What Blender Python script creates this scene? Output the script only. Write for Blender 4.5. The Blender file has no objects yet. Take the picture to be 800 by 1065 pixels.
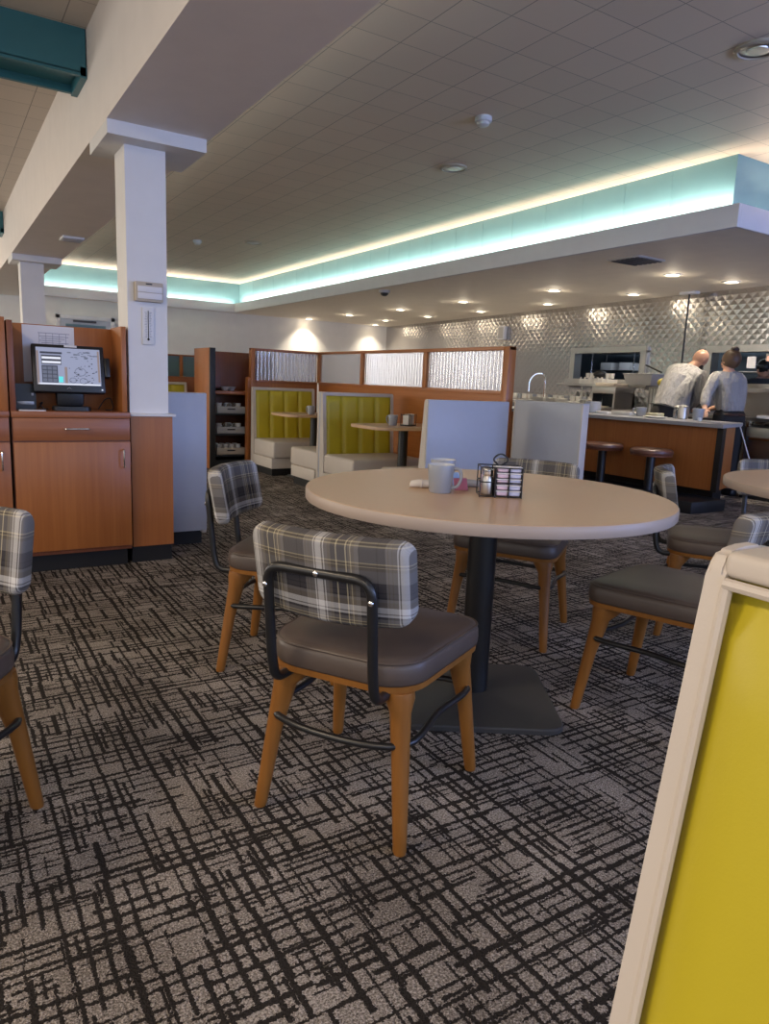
import bpy, bmesh, math, random
from mathutils import Vector, Matrix
random.seed(7)
PI = math.pi
SC = bpy.context.scene
COL = SC.collection

# ------------------------------------------------------------------ mesh builder
class MB:
    def __init__(self): self.bm = bmesh.new(); self.mi = 0
    def _fin(self, verts):
        for f in {f for v in verts for f in v.link_faces}: f.material_index = self.mi
    def box(self, x0, x1, y0, y1, z0, z1, bev=0.0, seg=2, M=None):
        bm = self.bm
        vs = bmesh.ops.create_cube(bm, size=1.0)['verts']
        for v in vs: v.co = Vector(((x0+x1)/2+v.co.x*(x1-x0), (y0+y1)/2+v.co.y*(y1-y0), (z0+z1)/2+v.co.z*(z1-z0)))
        if bev > 0:
            es = list({e for v in vs for e in v.link_edges})
            r = bmesh.ops.bevel(bm, geom=es, offset=bev, segments=seg, profile=.5, affect='EDGES', clamp_overlap=True)
            vs = list({v for v in vs if v.is_valid} | set(r['verts']))
        self._fin(vs)
        if M is not None:
            for v in vs: v.co = M @ v.co
        return vs
    def poly(self, pts, z0, z1, M=None):
        """extrude a 2D outline (x,y) from z0 to z1"""
        bm = self.bm
        a = [bm.verts.new((p[0], p[1], z0)) for p in pts]; b = [bm.verts.new((p[0], p[1], z1)) for p in pts]
        n = len(pts)
        fs = [bm.faces.new(a[::-1]), bm.faces.new(b)]
        for i in range(n): fs.append(bm.faces.new((a[i], a[(i+1) % n], b[(i+1) % n], b[i])))
        for f in fs: f.material_index = self.mi
        if M is not None:
            for v in a+b: v.co = M @ v.co
        return a+b
    def loft(self, rings, cap0=True, cap1=True, closed=False):
        bm = self.bm
        R = [[bm.verts.new(p) for p in r] for r in rings]
        n = len(R[0]); fs = []
        m = len(R)
        for i in range(m if closed else m-1):
            A, B = R[i], R[(i+1) % m]
            for j in range(n): fs.append(bm.faces.new((A[j], A[(j+1) % n], B[(j+1) % n], B[j])))
        if not closed:
            if cap0: fs.append(bm.faces.new(R[0][::-1]))
            if cap1: fs.append(bm.faces.new(R[-1]))
        for f in fs: f.material_index = self.mi
        return [v for r in R for v in r]
    def grid(self, fn, nu, nv):
        bm = self.bm
        V = [[bm.verts.new(fn(i/nu, j/nv)) for j in range(nv+1)] for i in range(nu+1)]
        for i in range(nu):
            for j in range(nv):
                bm.faces.new((V[i][j], V[i+1][j], V[i+1][j+1], V[i][j+1])).material_index = self.mi
        return V
    def tube(self, pts, r, n=10, closed=False, rad=None):
        P = [Vector(p) for p in pts]; m = len(P); rings = []
        up = None
        for i in range(m):
            if closed: t = (P[(i+1) % m]-P[i-1]).normalized()
            else: t = (P[min(i+1, m-1)]-P[max(i-1, 0)]).normalized()
            if up is None:
                up = t.orthogonal().normalized()
            up = (up - t*up.dot(t)).normalized()
            s = t.cross(up); rr = rad[i] if rad else r
            rings.append([P[i]+up*(math.cos(2*PI*k/n)*rr)+s*(math.sin(2*PI*k/n)*rr) for k in range(n)])
        return self.loft(rings, closed=closed)
    def cyl(self, p0, p1, r0, r1=None, n=20):
        r1 = r0 if r1 is None else r1
        return self.tube([p0, p1], r0, n, rad=[r0, r1])
    def lathe(self, prof, c=(0, 0, 0), n=28, cap0=True, cap1=True, M=None):
        rings = [[Vector((c[0]+r*math.cos(2*PI*k/n), c[1]+r*math.sin(2*PI*k/n), c[2]+z)) for k in range(n)] for r, z in prof]
        vs = self.loft(rings, cap0, cap1)
        if M is not None:
            for v in vs: v.co = M @ v.co
        return vs
    def ball(self, c, r, sx=1, sy=1, sz=1, M=None):
        vs = bmesh.ops.create_uvsphere(self.bm, u_segments=16, v_segments=10, radius=r)['verts']
        for v in vs:
            v.co = Vector((v.co.x*sx, v.co.y*sy, v.co.z*sz))
            if M is not None: v.co = M @ v.co
            v.co += Vector(c)
        self._fin(vs); return vs
    def build(self, name, mats, parent=None, smooth=True, ang=35, recalc=True):
        if recalc: bmesh.ops.recalc_face_normals(self.bm, faces=self.bm.faces[:])
        me = bpy.data.meshes.new(name); self.bm.to_mesh(me); self.bm.free()
        for m in (mats if isinstance(mats, (list, tuple)) else [mats]): me.materials.append(m)
        if smooth:
            me.shade_smooth(); me.set_sharp_from_angle(angle=math.radians(ang))
        o = bpy.data.objects.new(name, me); COL.objects.link(o)
        if parent is not None: o.parent = parent
        return o

def tag(o, label=None, cat=None, group=None, kind=None):
    if label: o['label'] = label
    if cat: o['category'] = cat
    if group: o['group'] = group
    if kind: o['kind'] = kind
    return o
def thing(name, label, cat, loc=(0, 0, 0), rz=0.0, group=None):
    o = bpy.data.objects.new(name, None); COL.objects.link(o)
    o.empty_display_size = .05
    o.location = loc; o.rotation_euler = (0, 0, rz)
    return tag(o, label, cat, group)
def struct(o): o['kind'] = 'structure'; return o
def kids(o): return [c for c in bpy.data.objects if c.parent == o]
def copy_tree(o, loc=None, rz=None, label=None, group=None, parent=None):
    c = o.copy(); COL.objects.link(c)
    if parent is not None: c.parent = parent
    for ch in kids(o): copy_tree(ch, parent=c)
    if loc is not None: c.location = loc
    if rz is not None: c.rotation_euler = (0, 0, rz)
    if label: c['label'] = label
    if group: c['group'] = group
    return c
def facing(fx, fy): return math.atan2(-fx, fy)
def rpoly(c, r, n=6):
    """round the corners of a convex CCW polygon"""
    out = []; m = len(c)
    for i in range(m):
        p = Vector(c[i]).to_2d(); a = (Vector(c[i-1]).to_2d()-p).normalized(); b = (Vector(c[(i+1) % m]).to_2d()-p).normalized()
        rr = r[i] if isinstance(r, (list, tuple)) else r
        h = a.angle(b)/2; d = rr/math.tan(h); bis = (a+b).normalized()
        ce = p+bis*(rr/math.sin(h)); s = p+a*d-ce; e = p+b*d-ce
        a0 = math.atan2(s.y, s.x); a1 = math.atan2(e.y, e.x); da = (a1-a0+PI) % (2*PI)-PI
        for k in range(n+1):
            t = a0+da*k/n; out.append((ce.x+rr*math.cos(t), ce.y+rr*math.sin(t)))
    return out
def arc(pts, r, n=6):
    """polyline with rounded corners, 3D"""
    P = [Vector(p) for p in pts]; out = [P[0]]
    for i in range(1, len(P)-1):
        a = (P[i-1]-P[i]); b = (P[i+1]-P[i]); d = min(r, a.length*.49, b.length*.49)
        s = P[i]+a.normalized()*d; e = P[i]+b.normalized()*d
        for k in range(n+1):
            t = k/n; out.append(s*(1-t)**2+P[i]*2*t*(1-t)+e*t*t)
    out.append(P[-1]); return out

# ------------------------------------------------------------------ materials
class N:
    def __init__(self, name):
        self.m = bpy.data.materials.new(name); self.m.use_nodes = True
        self.t = self.m.node_tree; self.n = self.t.nodes; self.b = self.n['Principled BSDF']
        self.out = self.n['Material Output']
    def new(self, ty, **kw):
        o = self.n.new(ty)
        for k, v in kw.items(): setattr(o, k, v)
        return o
    def link(self, a, b): self.t.links.new(a, b)
    def put(self, sock, v):
        if hasattr(v, 'is_linked') or hasattr(v, 'links'): self.link(v, sock)
        else: sock.default_value = v
    def math(self, op, a, b=None, c=None):
        o = self.new('ShaderNodeMath', operation=op)
        self.put(o.inputs[0], a)
        if b is not None: self.put(o.inputs[1], b)
        if c is not None: self.put(o.inputs[2], c)
        return o.outputs[0]
    def coord(self, which='Object'): return self.new('ShaderNodeTexCoord').outputs[which]
    def sep(self, v):
        o = self.new('ShaderNodeSeparateXYZ'); self.link(v, o.inputs[0]); return o.outputs
    def comb(self, x, y, z):
        o = self.new('ShaderNodeCombineXYZ')
        for i, v in enumerate((x, y, z)): self.put(o.inputs[i], v)
        return o.outputs[0]
    def mapping(self, v, scale=(1, 1, 1)):
        o = self.new('ShaderNodeMapping'); self.link(v, o.inputs[0]); o.inputs['Scale'].default_value = scale; return o.outputs[0]
    def noise(self, v, scale, detail=3, rough=.5):
        o = self.new('ShaderNodeTexNoise'); self.link(v, o.inputs['Vector'])
        o.inputs['Scale'].default_value = scale; o.inputs['Detail'].default_value = detail; o.inputs['Roughness'].default_value = rough
        return o.outputs['Fac']
    def white(self, v):
        o = self.new('ShaderNodeTexWhiteNoise', noise_dimensions='3D'); self.link(v, o.inputs['Vector']); return o.outputs['Value']
    def mix(self, f, a, b, mode='MIX'):
        o = self.new('ShaderNodeMix', data_type='RGBA', blend_type=mode)
        self.put(o.inputs[0], f); self.put(o.inputs[6], a if not isinstance(a, tuple) else (*a[:3], 1)); self.put(o.inputs[7], b if not isinstance(b, tuple) else (*b[:3], 1))
        return o.outputs[2]
    def ramp(self, f, stops, const=False):
        o = self.new('ShaderNodeValToRGB'); self.link(f, o.inputs[0]); r = o.color_ramp
        if const: r.interpolation = 'CONSTANT'
        while len(r.elements) < len(stops): r.elements.new(.5)
        for e, (p, c) in zip(r.elements, stops): e.position = p; e.color = (*c, 1)
        return o.outputs[0]
    def bump(self, h, strength, dist):
        o = self.new('ShaderNodeBump'); o.inputs['Strength'].default_value = strength; o.inputs['Distance'].default_value = dist
        self.link(h, o.inputs['Height']); self.link(o.outputs[0], self.b.inputs['Normal'])
    def set(self, **kw):
        for k, v in kw.items(): self.put(self.b.inputs[k.replace('_', ' ')], (*v, 1) if isinstance(v, tuple) and len(v) == 3 else v)
        return self

def plain(name, c, rough=.5, metal=0., var=.06, scale=6., bump=0., bscale=300., spec=.5):
    n = N(name); co = n.coord()
    f = n.noise(co, scale)
    lo = tuple(max(0, x*(1-var)) for x in c); hi = tuple(min(1, x*(1+var)) for x in c)
    n.set(Base_Color=n.mix(f, lo, hi), Roughness=rough, Metallic=metal, Specular_IOR_Level=spec)
    if bump: n.bump(n.noise(co, bscale, 2), bump, .002)
    return n.m
def wood(name, a, b, axis=2, rough=.38, sc=1.0):
    n = N(name); co = n.coord()
    s = [45*sc, 45*sc, 45*sc]; s[axis] = 1.6*sc
    g = n.noise(n.mapping(co, tuple(s)), 1.0, 5, .6)
    big = n.noise(n.mapping(co, tuple(x*.13 for x in s)), 1.0, 2)
    f = n.math('ADD', n.math('MULTIPLY', g, .65), n.math('MULTIPLY', big, .35))
    n.set(Base_Color=n.ramp(f, [(.3, a), (.7, b)]), Roughness=rough)
    return n.m
def emit(name, c, s):
    n = N(name); n.set(Base_Color=(.05, .05, .05), Emission_Color=c, Emission_Strength=s); return n.m

def carpet():
    n = N('carpet_pile'); co = n.coord()
    nz = n.new('ShaderNodeTexNoise'); n.link(co, nz.inputs['Vector']); nz.inputs['Scale'].default_value = 170; nz.inputs['Detail'].default_value = 2
    x, y, z = n.sep(co); r, g, b = n.sep(nz.outputs['Color'])
    x = n.math('ADD', x, n.math('MULTIPLY', n.math('SUBTRACT', r, .5), .014)); y = n.math('ADD', y, n.math('MULTIPLY', n.math('SUBTRACT', g, .5), .014))
    def layer(u, v, sp, ln, w, prob, seed):
        q = n.math('DIVIDE', u, sp); ui = n.math('FLOOR', q); fu = n.math('FRACT', q)
        r1 = n.white(n.comb(ui, seed, 3.3))
        vi = n.math('FLOOR', n.math('ADD', n.math('DIVIDE', v, ln), n.math('MULTIPLY', r1, 17.)))
        r2 = n.white(n.comb(ui, vi, seed+.5))
        r3 = n.white(n.comb(ui, seed+9.1, 1.7))
        lw = n.math('MULTIPLY', n.math('ADD', r3, .6), w)
        off = n.math('MULTIPLY', n.white(n.comb(vi, ui, seed+4.7)), .35)
        d = n.math('LESS_THAN', n.math('ABSOLUTE', n.math('SUBTRACT', fu, n.math('ADD', off, .32))), n.math('MULTIPLY', lw, .5))
        return n.math('MULTIPLY', n.math('LESS_THAN', r2, prob), d)
    L = [layer(x, y, .035, .15, .27, .70, 1.), layer(x, y, .023, .07, .28, .22, 2.), layer(y, x, .032, .16, .26, .68, 3.), layer(y, x, .021, .07, .28, .26, 4.)]
    m = L[0]
    for l in L[1:]: m = n.math('MAXIMUM', m, l)
    sp = n.noise(co, 250, 2, .75); sp2 = n.noise(co, 170, 2); big = n.noise(co, 3, 2)
    f = n.math('ADD', n.math('MULTIPLY', sp, .7), n.math('ADD', n.math('MULTIPLY', sp2, .35), n.math('MULTIPLY', n.math('SUBTRACT', big, .5), .25)))
    base = n.ramp(f, [(.36, (.05, .041, .034)), (.52, (.30, .258, .218)), (.66, (.70, .63, .56))])
    dark = n.ramp(f, [(.3, (.010, .0085, .0075)), (.75, (.062, .053, .046))])
    n.set(Base_Color=n.mix(m, base, dark), Roughness=.95, Specular_IOR_Level=.1)
    h = n.math('SUBTRACT', n.math('ADD', sp, sp2), n.math('MULTIPLY', m, .35))
    n.bump(h, 1., .008)
    return n.m

def plaid():
    n = N('plaid_fabric'); co = n.coord(); x, y, z = n.sep(co)
    # stripes across the width, then up the height
    G, D, W, T, K, Y = (.20, .187, .18), (.045, .042, .048), (.74, .73, .72), (.17, .145, .115), (.014, .013, .016), (.56, .49, .32)
    fx = n.math('FRACT', n.math('ADD', n.math('DIVIDE', x, .195), 10.37))
    ax = [(0, D), (.10, K), (.115, D), (.20, G), (.225, T), (.235, G), (.27, T), (.28, G), (.33, W), (.345, G), (.36, W), (.42, W), (.44, G), (.46, W), (.475, G), (.52, T), (.56, D), (.62, D), (.625, Y), (.64, D), (.74, Y), (.755, D), (.77, T), (.80, Y), (.81, T), (.85, G), (.90, K), (.912, D)]
    fz = n.math('FRACT', n.math('ADD', n.math('DIVIDE', z, .19), .02))
    az = [(0, G), (.04, Y), (.055, T), (.08, Y), (.092, G), (.14, D), (.17, W), (.20, G), (.215, W), (.28, W), (.29, T), (.36, G), (.40, K), (.425, D), (.47, K), (.485, D), (.60, G), (.75, T), (.79, Y), (.80, T), (.83, Y), (.845, G)]
    ax2 = ax[::1][:30]
    a = n.ramp(fx, ax2, True); b = n.ramp(fz, az, True)
    w = n.math('FRACT', n.math('MULTIPLY', n.math('ADD', x, z), 260.))
    col = n.mix(n.math('ADD', .36, n.math('MULTIPLY', w, .22)), a, b)
    nz = n.noise(co, 900, 1)
    col = n.mix(n.math('MULTIPLY', nz, .28), col, (.03, .028, .027))
    n.set(Base_Color=col, Roughness=.85, Specular_IOR_Level=.2)
    n.bump(n.math('ADD', nz, w), .25, .001)
    return n.m

def tiles(name, c, off=(0, 0)):
    n = N(name); x, y, z = n.sep(n.coord()); S = .3048
    fx = n.math('FRACT', n.math('DIVIDE', n.math('SUBTRACT', x, off[0]-20*S), S)); fy = n.math('FRACT', n.math('DIVIDE', n.math('SUBTRACT', y, off[1]-60*S), S))
    def ln(f, w): return n.math('MAXIMUM', n.math('LESS_THAN', f, w), n.math('GREATER_THAN', f, 1-w))
    line = n.math('MAXIMUM', ln(fx, .010), ln(fy, .008))
    ix = n.math('FLOOR', n.math('DIVIDE', n.math('SUBTRACT', x, off[0]-20*S), S)); iy = n.math('FLOOR', n.math('DIVIDE', n.math('SUBTRACT', y, off[1]-60*S), S))
    r = n.white(n.comb(ix, iy, 1.))
    base = n.mix(r, tuple(v*.95 for v in c), c)
    n.set(Base_Color=n.mix(n.math('MULTIPLY', line, .75), base, tuple(v*.28 for v in c)), Roughness=.6)
    n.bump(n.math('ADD', n.math('MULTIPLY', r, .4), n.math('MULTIPLY', line, -1.)), .35, .004)
    return n.m

M = {}
M['carpet'] = carpet(); M['plaid'] = plaid()
M['tile'] = tiles('ceiling_tile', (.74, .62, .50), (.258, .195)); M['tile_left'] = tiles('ceiling_board', (.60, .53, .46), (.1, .1))
M['wall'] = plain('wall_paint', (.72, .70, .66), .7)
M['white'] = plain('white_paint', (.74, .73, .72), .5)
M['beamw'] = plain('beam_paint', (.80, .74, .69), .6)
M['soffit'] = plain('soffit_paint', (.86, .79, .68), .6)
M['trimw'] = plain('trim_paint', (.66, .65, .67), .5)
M['teal'] = plain('teal_laminate', (.16, .325, .375), .4)
M['beamteal'] = plain('teal_steel_paint', (.035, .16, .20), .4)
M['cherry'] = wood('cherry_laminate', (.31, .10, .024), (.43, .155, .04))
M['cherry_h'] = wood('cherry_laminate_flat', (.25, .08, .026), (.36, .125, .04), axis=0)
M['cherry_y'] = wood('cherry_laminate_long', (.33, .105, .024), (.45, .16, .042), axis=1)
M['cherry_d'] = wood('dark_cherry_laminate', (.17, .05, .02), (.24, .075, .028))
M['oak'] = wood('honey_oak', (.22, .083, .014), (.33, .135, .026), sc=.8)
M['black'] = plain('black_plastic', (.012, .012, .013), .4)
M['blackm'] = plain('black_powder_coat', (.012, .012, .013), .35, spec=.6)
M['kick'] = plain('black_kickboard', (.009, .009, .009), .5)
M['basep'] = plain('dark_cast_iron', (.05, .048, .046), .5, bump=.2, bscale=200)
M['seat'] = plain('charcoal_vinyl', (.098, .072, .058), .42, bump=.12, bscale=500)
M['table'] = plain('beige_laminate', (.60, .40, .245), .33, var=.04, scale=60)
M['tedge'] = plain('laminate_edge', (.46, .37, .31), .45)
M['cream'] = plain('cream_vinyl', (.58, .52, .46), .5, bump=.08, bscale=400)
M['green'] = plain('lime_vinyl', (.50, .41, .018), .42, var=.03, bump=.05, bscale=400)
M['panelgrey'] = plain('grey_laminate', (.44, .46, .52), .45, var=.03, scale=20)
M['steel'] = plain('brushed_steel', (.55, .53, .51), .32, 1.0)
M['steeldark'] = plain('worn_steel', (.28, .27, .26), .4, .9)
M['chrome'] = plain('chrome', (.8, .8, .8), .12, 1.0, var=.02)
M['quilt'] = plain('quilted_stainless', (.54, .52, .505), .2, 1.0, var=.08, scale=3)
M['ctop'] = plain('grey_counter_laminate', (.38, .38, .40), .3)
M['mug'] = plain('grey_stoneware', (.30, .32, .36), .3)
M['mugin'] = plain('mug_glaze', (.55, .57, .60), .25)
M['china'] = plain('white_china', (.72, .70, .66), .3)
M['paper'] = plain('white_paper', (.75, .74, .76), .8, var=.02)
M['ink'] = plain('grey_ink', (.25, .26, .33), .8)
M['napkin'] = plain('white_napkin', (.70, .65, .60), .9)
M['napkin_g'] = plain('grey_napkin', (.30, .29, .27), .9)
M['pink'] = plain('pink_packet', (.55, .16, .22), .6)
M['blue'] = plain('blue_packet', (.30, .45, .65), .6)
M['jelly'] = plain('white_jelly_tub', (.58, .60, .80), .3)
M['jellyp'] = plain('pale_pink_jelly_tub', (.70, .54, .66), .3)
M['stoolv'] = plain('brown_vinyl', (.16, .062, .038), .35)
M['plast'] = plain('white_plastic', (.72, .72, .72), .45)
M['beigepl'] = plain('beige_plastic', (.50, .43, .34), .5)
M['greypl'] = plain('grey_plastic', (.42, .41, .40), .5)
M['yellow'] = plain('yellow_plastic', (.75, .60, .10), .4)
M['paleyel'] = plain('pale_yellow_card', (.62, .58, .40), .7)
M['skin'] = plain('skin', (.55, .30, .20), .5, bump=.05)
M['shirt'] = plain('grey_shirt', (.33, .32, .315), .85, var=.08, scale=14)
sn = N.__new__(N); sn.m = M['shirt']; sn.t = sn.m.node_tree; sn.n = sn.t.nodes; sn.b = sn.n['Principled BSDF']; sn.bump(sn.noise(sn.mapping(sn.coord(), (1.6, 1.6, .55)), 11, 3, .55), .9, .05)
M['pants'] = plain('black_trousers', (.02, .019, .019), .8)
M['blackshirt'] = plain('black_cook_shirt', (.025, .028, .035), .8)
M['hair'] = plain('brown_hair', (.10, .055, .028), .5, var=.3, scale=60)
M['beard'] = plain('dark_beard', (.05, .03, .02), .8)
M['bun'] = plain('dark_hair_bun', (.045, .02, .014), .5)
M['eye'] = plain('dark_eye', (.02, .015, .012), .2)
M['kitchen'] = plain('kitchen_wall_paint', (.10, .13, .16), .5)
M['leather'] = plain('brown_leather', (.05, .022, .015), .4)
M['ventd'] = plain('dark_grille', (.06, .06, .07), .6)
M['lampE'] = emit('downlight_glow', (1, .80, .52), 16)
M['cove'] = emit('cove_led_glow', (.66, .93, 1), 1.1)
M['tubeE'] = emit('kitchen_tube_glow', (.8, .9, 1), 5)
M['heatE'] = emit('heat_strip_glow', (1, .45, .3), 1.2)
M['scrbg'] = emit('screen_background', (.50, .55, .80), .55)
M['scrw'] = emit('screen_white', (.85, .88, 1), .9)
M['scrd'] = emit('screen_dark', (.08, .10, .18), .25)
M['scrg'] = emit('screen_grey', (.25, .29, .42), .45)
M['scrc'] = emit('screen_cyan', (.10, .75, .78), 1.0)
M['scrt'] = emit('screen_tan', (.6, .45, .42), .4)
def reeded():
    n = N('reeded_glass'); n.set(Base_Color=(.73, .74, .83), Roughness=.2, IOR=1.42, Transmission_Weight=.9, Specular_IOR_Level=.6); return n.m
M['reeded'] = reeded()
def glass():
    n = N('clear_glass'); n.set(Base_Color=(.95, .97, .97), Roughness=.02, IOR=1.45, Transmission_Weight=1.0); return n.m
M['glass'] = glass()
def tglass():
    n = N('teal_frosted_glass'); n.set(Base_Color=(.13, .22, .23), Roughness=.35, Transmission_Weight=.3); return n.m
M['tglass'] = tglass()
def winglass():
    n = N('window_glass'); t = n.new('ShaderNodeBsdfTransparent'); g = n.new('ShaderNodeBsdfGlossy'); g.inputs['Roughness'].default_value = .02
    mx = n.new('ShaderNodeMixShader'); mx.inputs[0].default_value = .06
    n.link(t.outputs[0], mx.inputs[1]); n.link(g.outputs[0], mx.inputs[2]); n.link(mx.outputs[0], n.out.inputs['Surface']); return n.m
M['wing'] = winglass()

def sbox(name, mat, x0, x1, y0, y1, z0, z1, bev=0, parent=None):
    b = MB(); b.box(x0, x1, y0, y1, z0, z1, bev); o = b.build(name, mat, parent)
    return struct(o) if parent is None else o

# ------------------------------------------------------------------ the room
ZC, ZS, ZB = 3.05, 2.45, 2.41          # main ceiling, soffit, beam underside
XL, XR, YF, YB = -6.0, 12.2, -3.2, 15.1
sbox('floor', M['carpet'], XL, XR, YF, YB, -.1, 0)
# tiled main ceiling, left ceiling
b = MB(); b.box(1.24, XR, YF, 3.80, ZC, ZC+.1); b.box(1.24, 5.60, 3.80, YB, ZC, ZC+.1); struct(b.build('ceiling', M['tile']))
sbox('ceiling.001', M['tile_left'], XL, .84, YF, YB, 3.0, 3.12)
# beam with its columns
b = MB(); b.poly([(.836, ZB), (1.38, ZB), (1.38, ZB+.16), (1.35, ZB+.16), (1.35, ZB+.04), (1.24, ZB+.04), (1.24, 3.2), (.836, 3.2)], YF, YB-.002, M=Matrix(((1, 0, 0, 0), (0, 0, 1, 0), (0, 1, 0, 0), (0, 0, 0, 1))))
struct(b.build('beam', M['beamw'], ang=20))
sbox('cove_panel', M['teal'], 1.24, 1.26, YF, YB-.002, ZB+.045, ZC)
sbox('cove_led_strip', emit('beam_led_glow', (.7, .95, 1), 5.), 1.28, 1.31, YF+.1, YB-.2, ZB+.042, ZB+.06)
def column(x0, x1, y0, y1, capy0, capy1):
    b = MB(); b.box(x0, x1, y0, y1, 0, 2.34); b.mi = 0
    b.box(.837, 1.364, capy0, capy1, 2.34, ZB)
    o = struct(b.build('column', M['white'])); return o
c1 = column(.95, 1.172, 4.33, 4.578, 4.195, 4.686)
b = MB(); b.box(.948, 1.187, 4.30, 4.60, .10, .872); b.build('cladding', M['cherry'], c1)
b = MB(); b.box(.944, 1.205, 4.285, 4.61, .872, .888, .003); b.build('ledge', M['white'], c1)
b = MB(); b.box(.946, 1.18, 4.32, 4.60, 0, .10); b.build('kickboard', M['kick'], c1)
column(.93, 1.18, 9.72, 9.97, 9.585, 10.1)
# cove and soffit over the counter
b = MB(); b.box(5.45, XR, 3.64, YB, ZS, ZS+.045); struct(b.build('soffit', M['soffit']))
b = MB(); b.box(5.44, 5.475, 3.63, 14.93, ZS-.003, 2.625, .004); b.box(5.475, XR, 3.63, 3.665, ZS-.003, 2.625, .004)
b.box(1.38, 5.475, 14.93, 14.965, ZS-.003, 2.625, .004); struct(b.build('trim_1', M['trimw']))
b = MB(); b.box(1.38, 5.45, 14.965, YB, ZS, ZS+.045); struct(b.build('soffit.001', M['soffit']))
b = MB()
b.box(5.60, 5.64, 3.80, YB, 2.495, ZC+.02); b.box(5.64, XR, 3.80, 3.84, 2.495, ZC+.02); b.box(1.38, 5.60, 15.07, YB, 2.495, ZC+.02)
for k in range(20): b.box(5.597, 5.60, 4.4+k*.52, 4.404+k*.52, 2.5, ZC)
struct(b.build('cove_panel', M['teal']))
b = MB()
b.box(5.53, 5.575, 3.70, 14.9, 2.497, 2.515); struct(b.build('cove_led_strip', M['cove']))
b = MB(); b.box(5.60, XR-.1, 3.73, 3.775, 2.497, 2.515); struct(b.build('cove_led_strip', M['cove']))
b = MB(); b.box(1.45, 5.45, 15.01, 15.05, 2.497, 2.515); struct(b.build('cove_led_strip', M['cove']))
# walls
b = MB(); b.box(XL, XR, YB, YB+.12, 0, ZC+.1); struct(b.build('wall_back', M['wall']))
def wall_holes(name, mat, along, at, th, a0, a1, z0, z1, holes):
    """wall with rectangular holes; along='x' runs in X at y=at"""
    b = MB(); xs = sorted({a0, a1, *[h[0] for h in holes], *[h[1] for h in holes]}); zs = sorted({z0, z1, *[h[2] for h in holes], *[h[3] for h in holes]})
    for i in range(len(xs)-1):
        for j in range(len(zs)-1):
            cx, cz = (xs[i]+xs[i+1])/2, (zs[j]+zs[j+1])/2
            if any(h[0] < cx < h[1] and h[2] < cz < h[3] for h in holes): continue
            if along == 'x': b.box(xs[i], xs[i+1], at, at+th, zs[j], zs[j+1])
            else: b.box(at, at+th, xs[i], xs[i+1], zs[j], zs[j+1])
    bmesh.ops.remove_doubles(b.bm, verts=b.bm.verts[:], dist=1e-4)
    return struct(b.build(name, mat, smooth=False))
def window(n, along, at, a0, a1, z0, z1, mull):
    b = MB(); t = .05
    def bx(p0, p1, q0, q1, d=.05):
        if along == 'x': b.box(p0, p1, at-d, at+d, q0, q1, .004)
        else: b.box(at-d, at+d, p0, p1, q0, q1, .004)
    bx(a0, a1, z0, z0+t); bx(a0, a1, z1-t, z1); bx(a0, a0+t, z0, z1); bx(a1-t, a1, z0, z1)
    for k in range(1, mull): c = a0+(a1-a0)*k/mull; bx(c-t/2, c+t/2, z0, z1)
    o = struct(b.build('window_%d' % n, M['steeldark']))
    g = MB()
    if along == 'x': g.box(a0+.01, a1-.01, at-.006, at+.006, z0+.01, z1-.01)
    else: g.box(at-.006, at+.006, a0+.01, a1-.01, z0+.01, z1-.01)
    g.build('pane', M['wing'], o)
WF = [(-4.5, -.8, .8, 2.35), (.2, 4.2, .8, 2.35), (4.9, 8.0, .8, 2.35)]
wall_holes('wall_front', M['wall'], 'x', YF-.12, .12, XL, XR, 0, 3.2, WF)
for i, h in enumerate(WF): window(i+1, 'x', YF-.06, *h, 3)
WL = [(-1.5, 3.5, .8, 2.75), (4.3, 9.0, .8, 2.75), (9.8, 14.0, .8, 2.75)]
wall_holes('wall_left', M['wall'], 'y', XL-.12, .12, YF, YB, 0, 3.2, WL)
for i, h in enumerate(WL): window(i+4, 'y', XL-.06, *h, 4)
sbox('trim_2', M['teal'], XL, XL+.05, YF+.02, YB-.02, 2.83, 2.98)
sbox('wall_right', M['wall'], XR, XR+.12, YF, YB, 0, 3.2)

# teal steel beams over the left bay
def steel_beam(y0, y1):
    b = MB()
    b.box(XL+.06, .83, y0, y0+.03, 2.77, 3.0); b.box(XL+.06, .83, y1-.02, y1, 2.77, 3.0)
    b.box(XL+.06, .83, y0, y0+.03, 2.755, 2.775); b.box(XL+.06, .83, y1-.03, y1, 2.755, 2.775); b.box(XL+.06, .83, y0+.02, y1-.02, 2.80, 2.82)
    b.box(.80, .835, y0, y1, 2.745, 2.8)
    return struct(b.build('steel_beam', M['beamteal']))
steel_beam(4.69, 5.03); steel_beam(10.43, 10.77)

# door in the back wall
b = MB(); D0, D1, Dz = 2.0, 3.06, 2.14
b.box(D0, D0+.07, YB-.05, YB-.001, 0, Dz, .004); b.box(D1-.07, D1, YB-.05, YB-.001, 0, Dz, .004); b.box(D0, D1, YB-.05, YB-.001, Dz-.07, Dz, .004)
d = struct(b.build('door_1', M['trimw']))
b = MB(); b.box(D0+.07, D1-.07, YB-.03, YB-.002, .01, Dz-.07); b.build('door_leaf', M['panelgrey'], d)
b = MB(); b.box(D0+.17, D1-.17, YB-.036, YB-.029, 1.1, Dz-.16); b.build('pane', M['tglass'], d)
b = MB(); b.box(D0+.3, D1-.35, YB-.09, YB-.03, Dz-.12, Dz-.085, .004); b.build('door_closer', M['ventd'], d)

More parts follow.
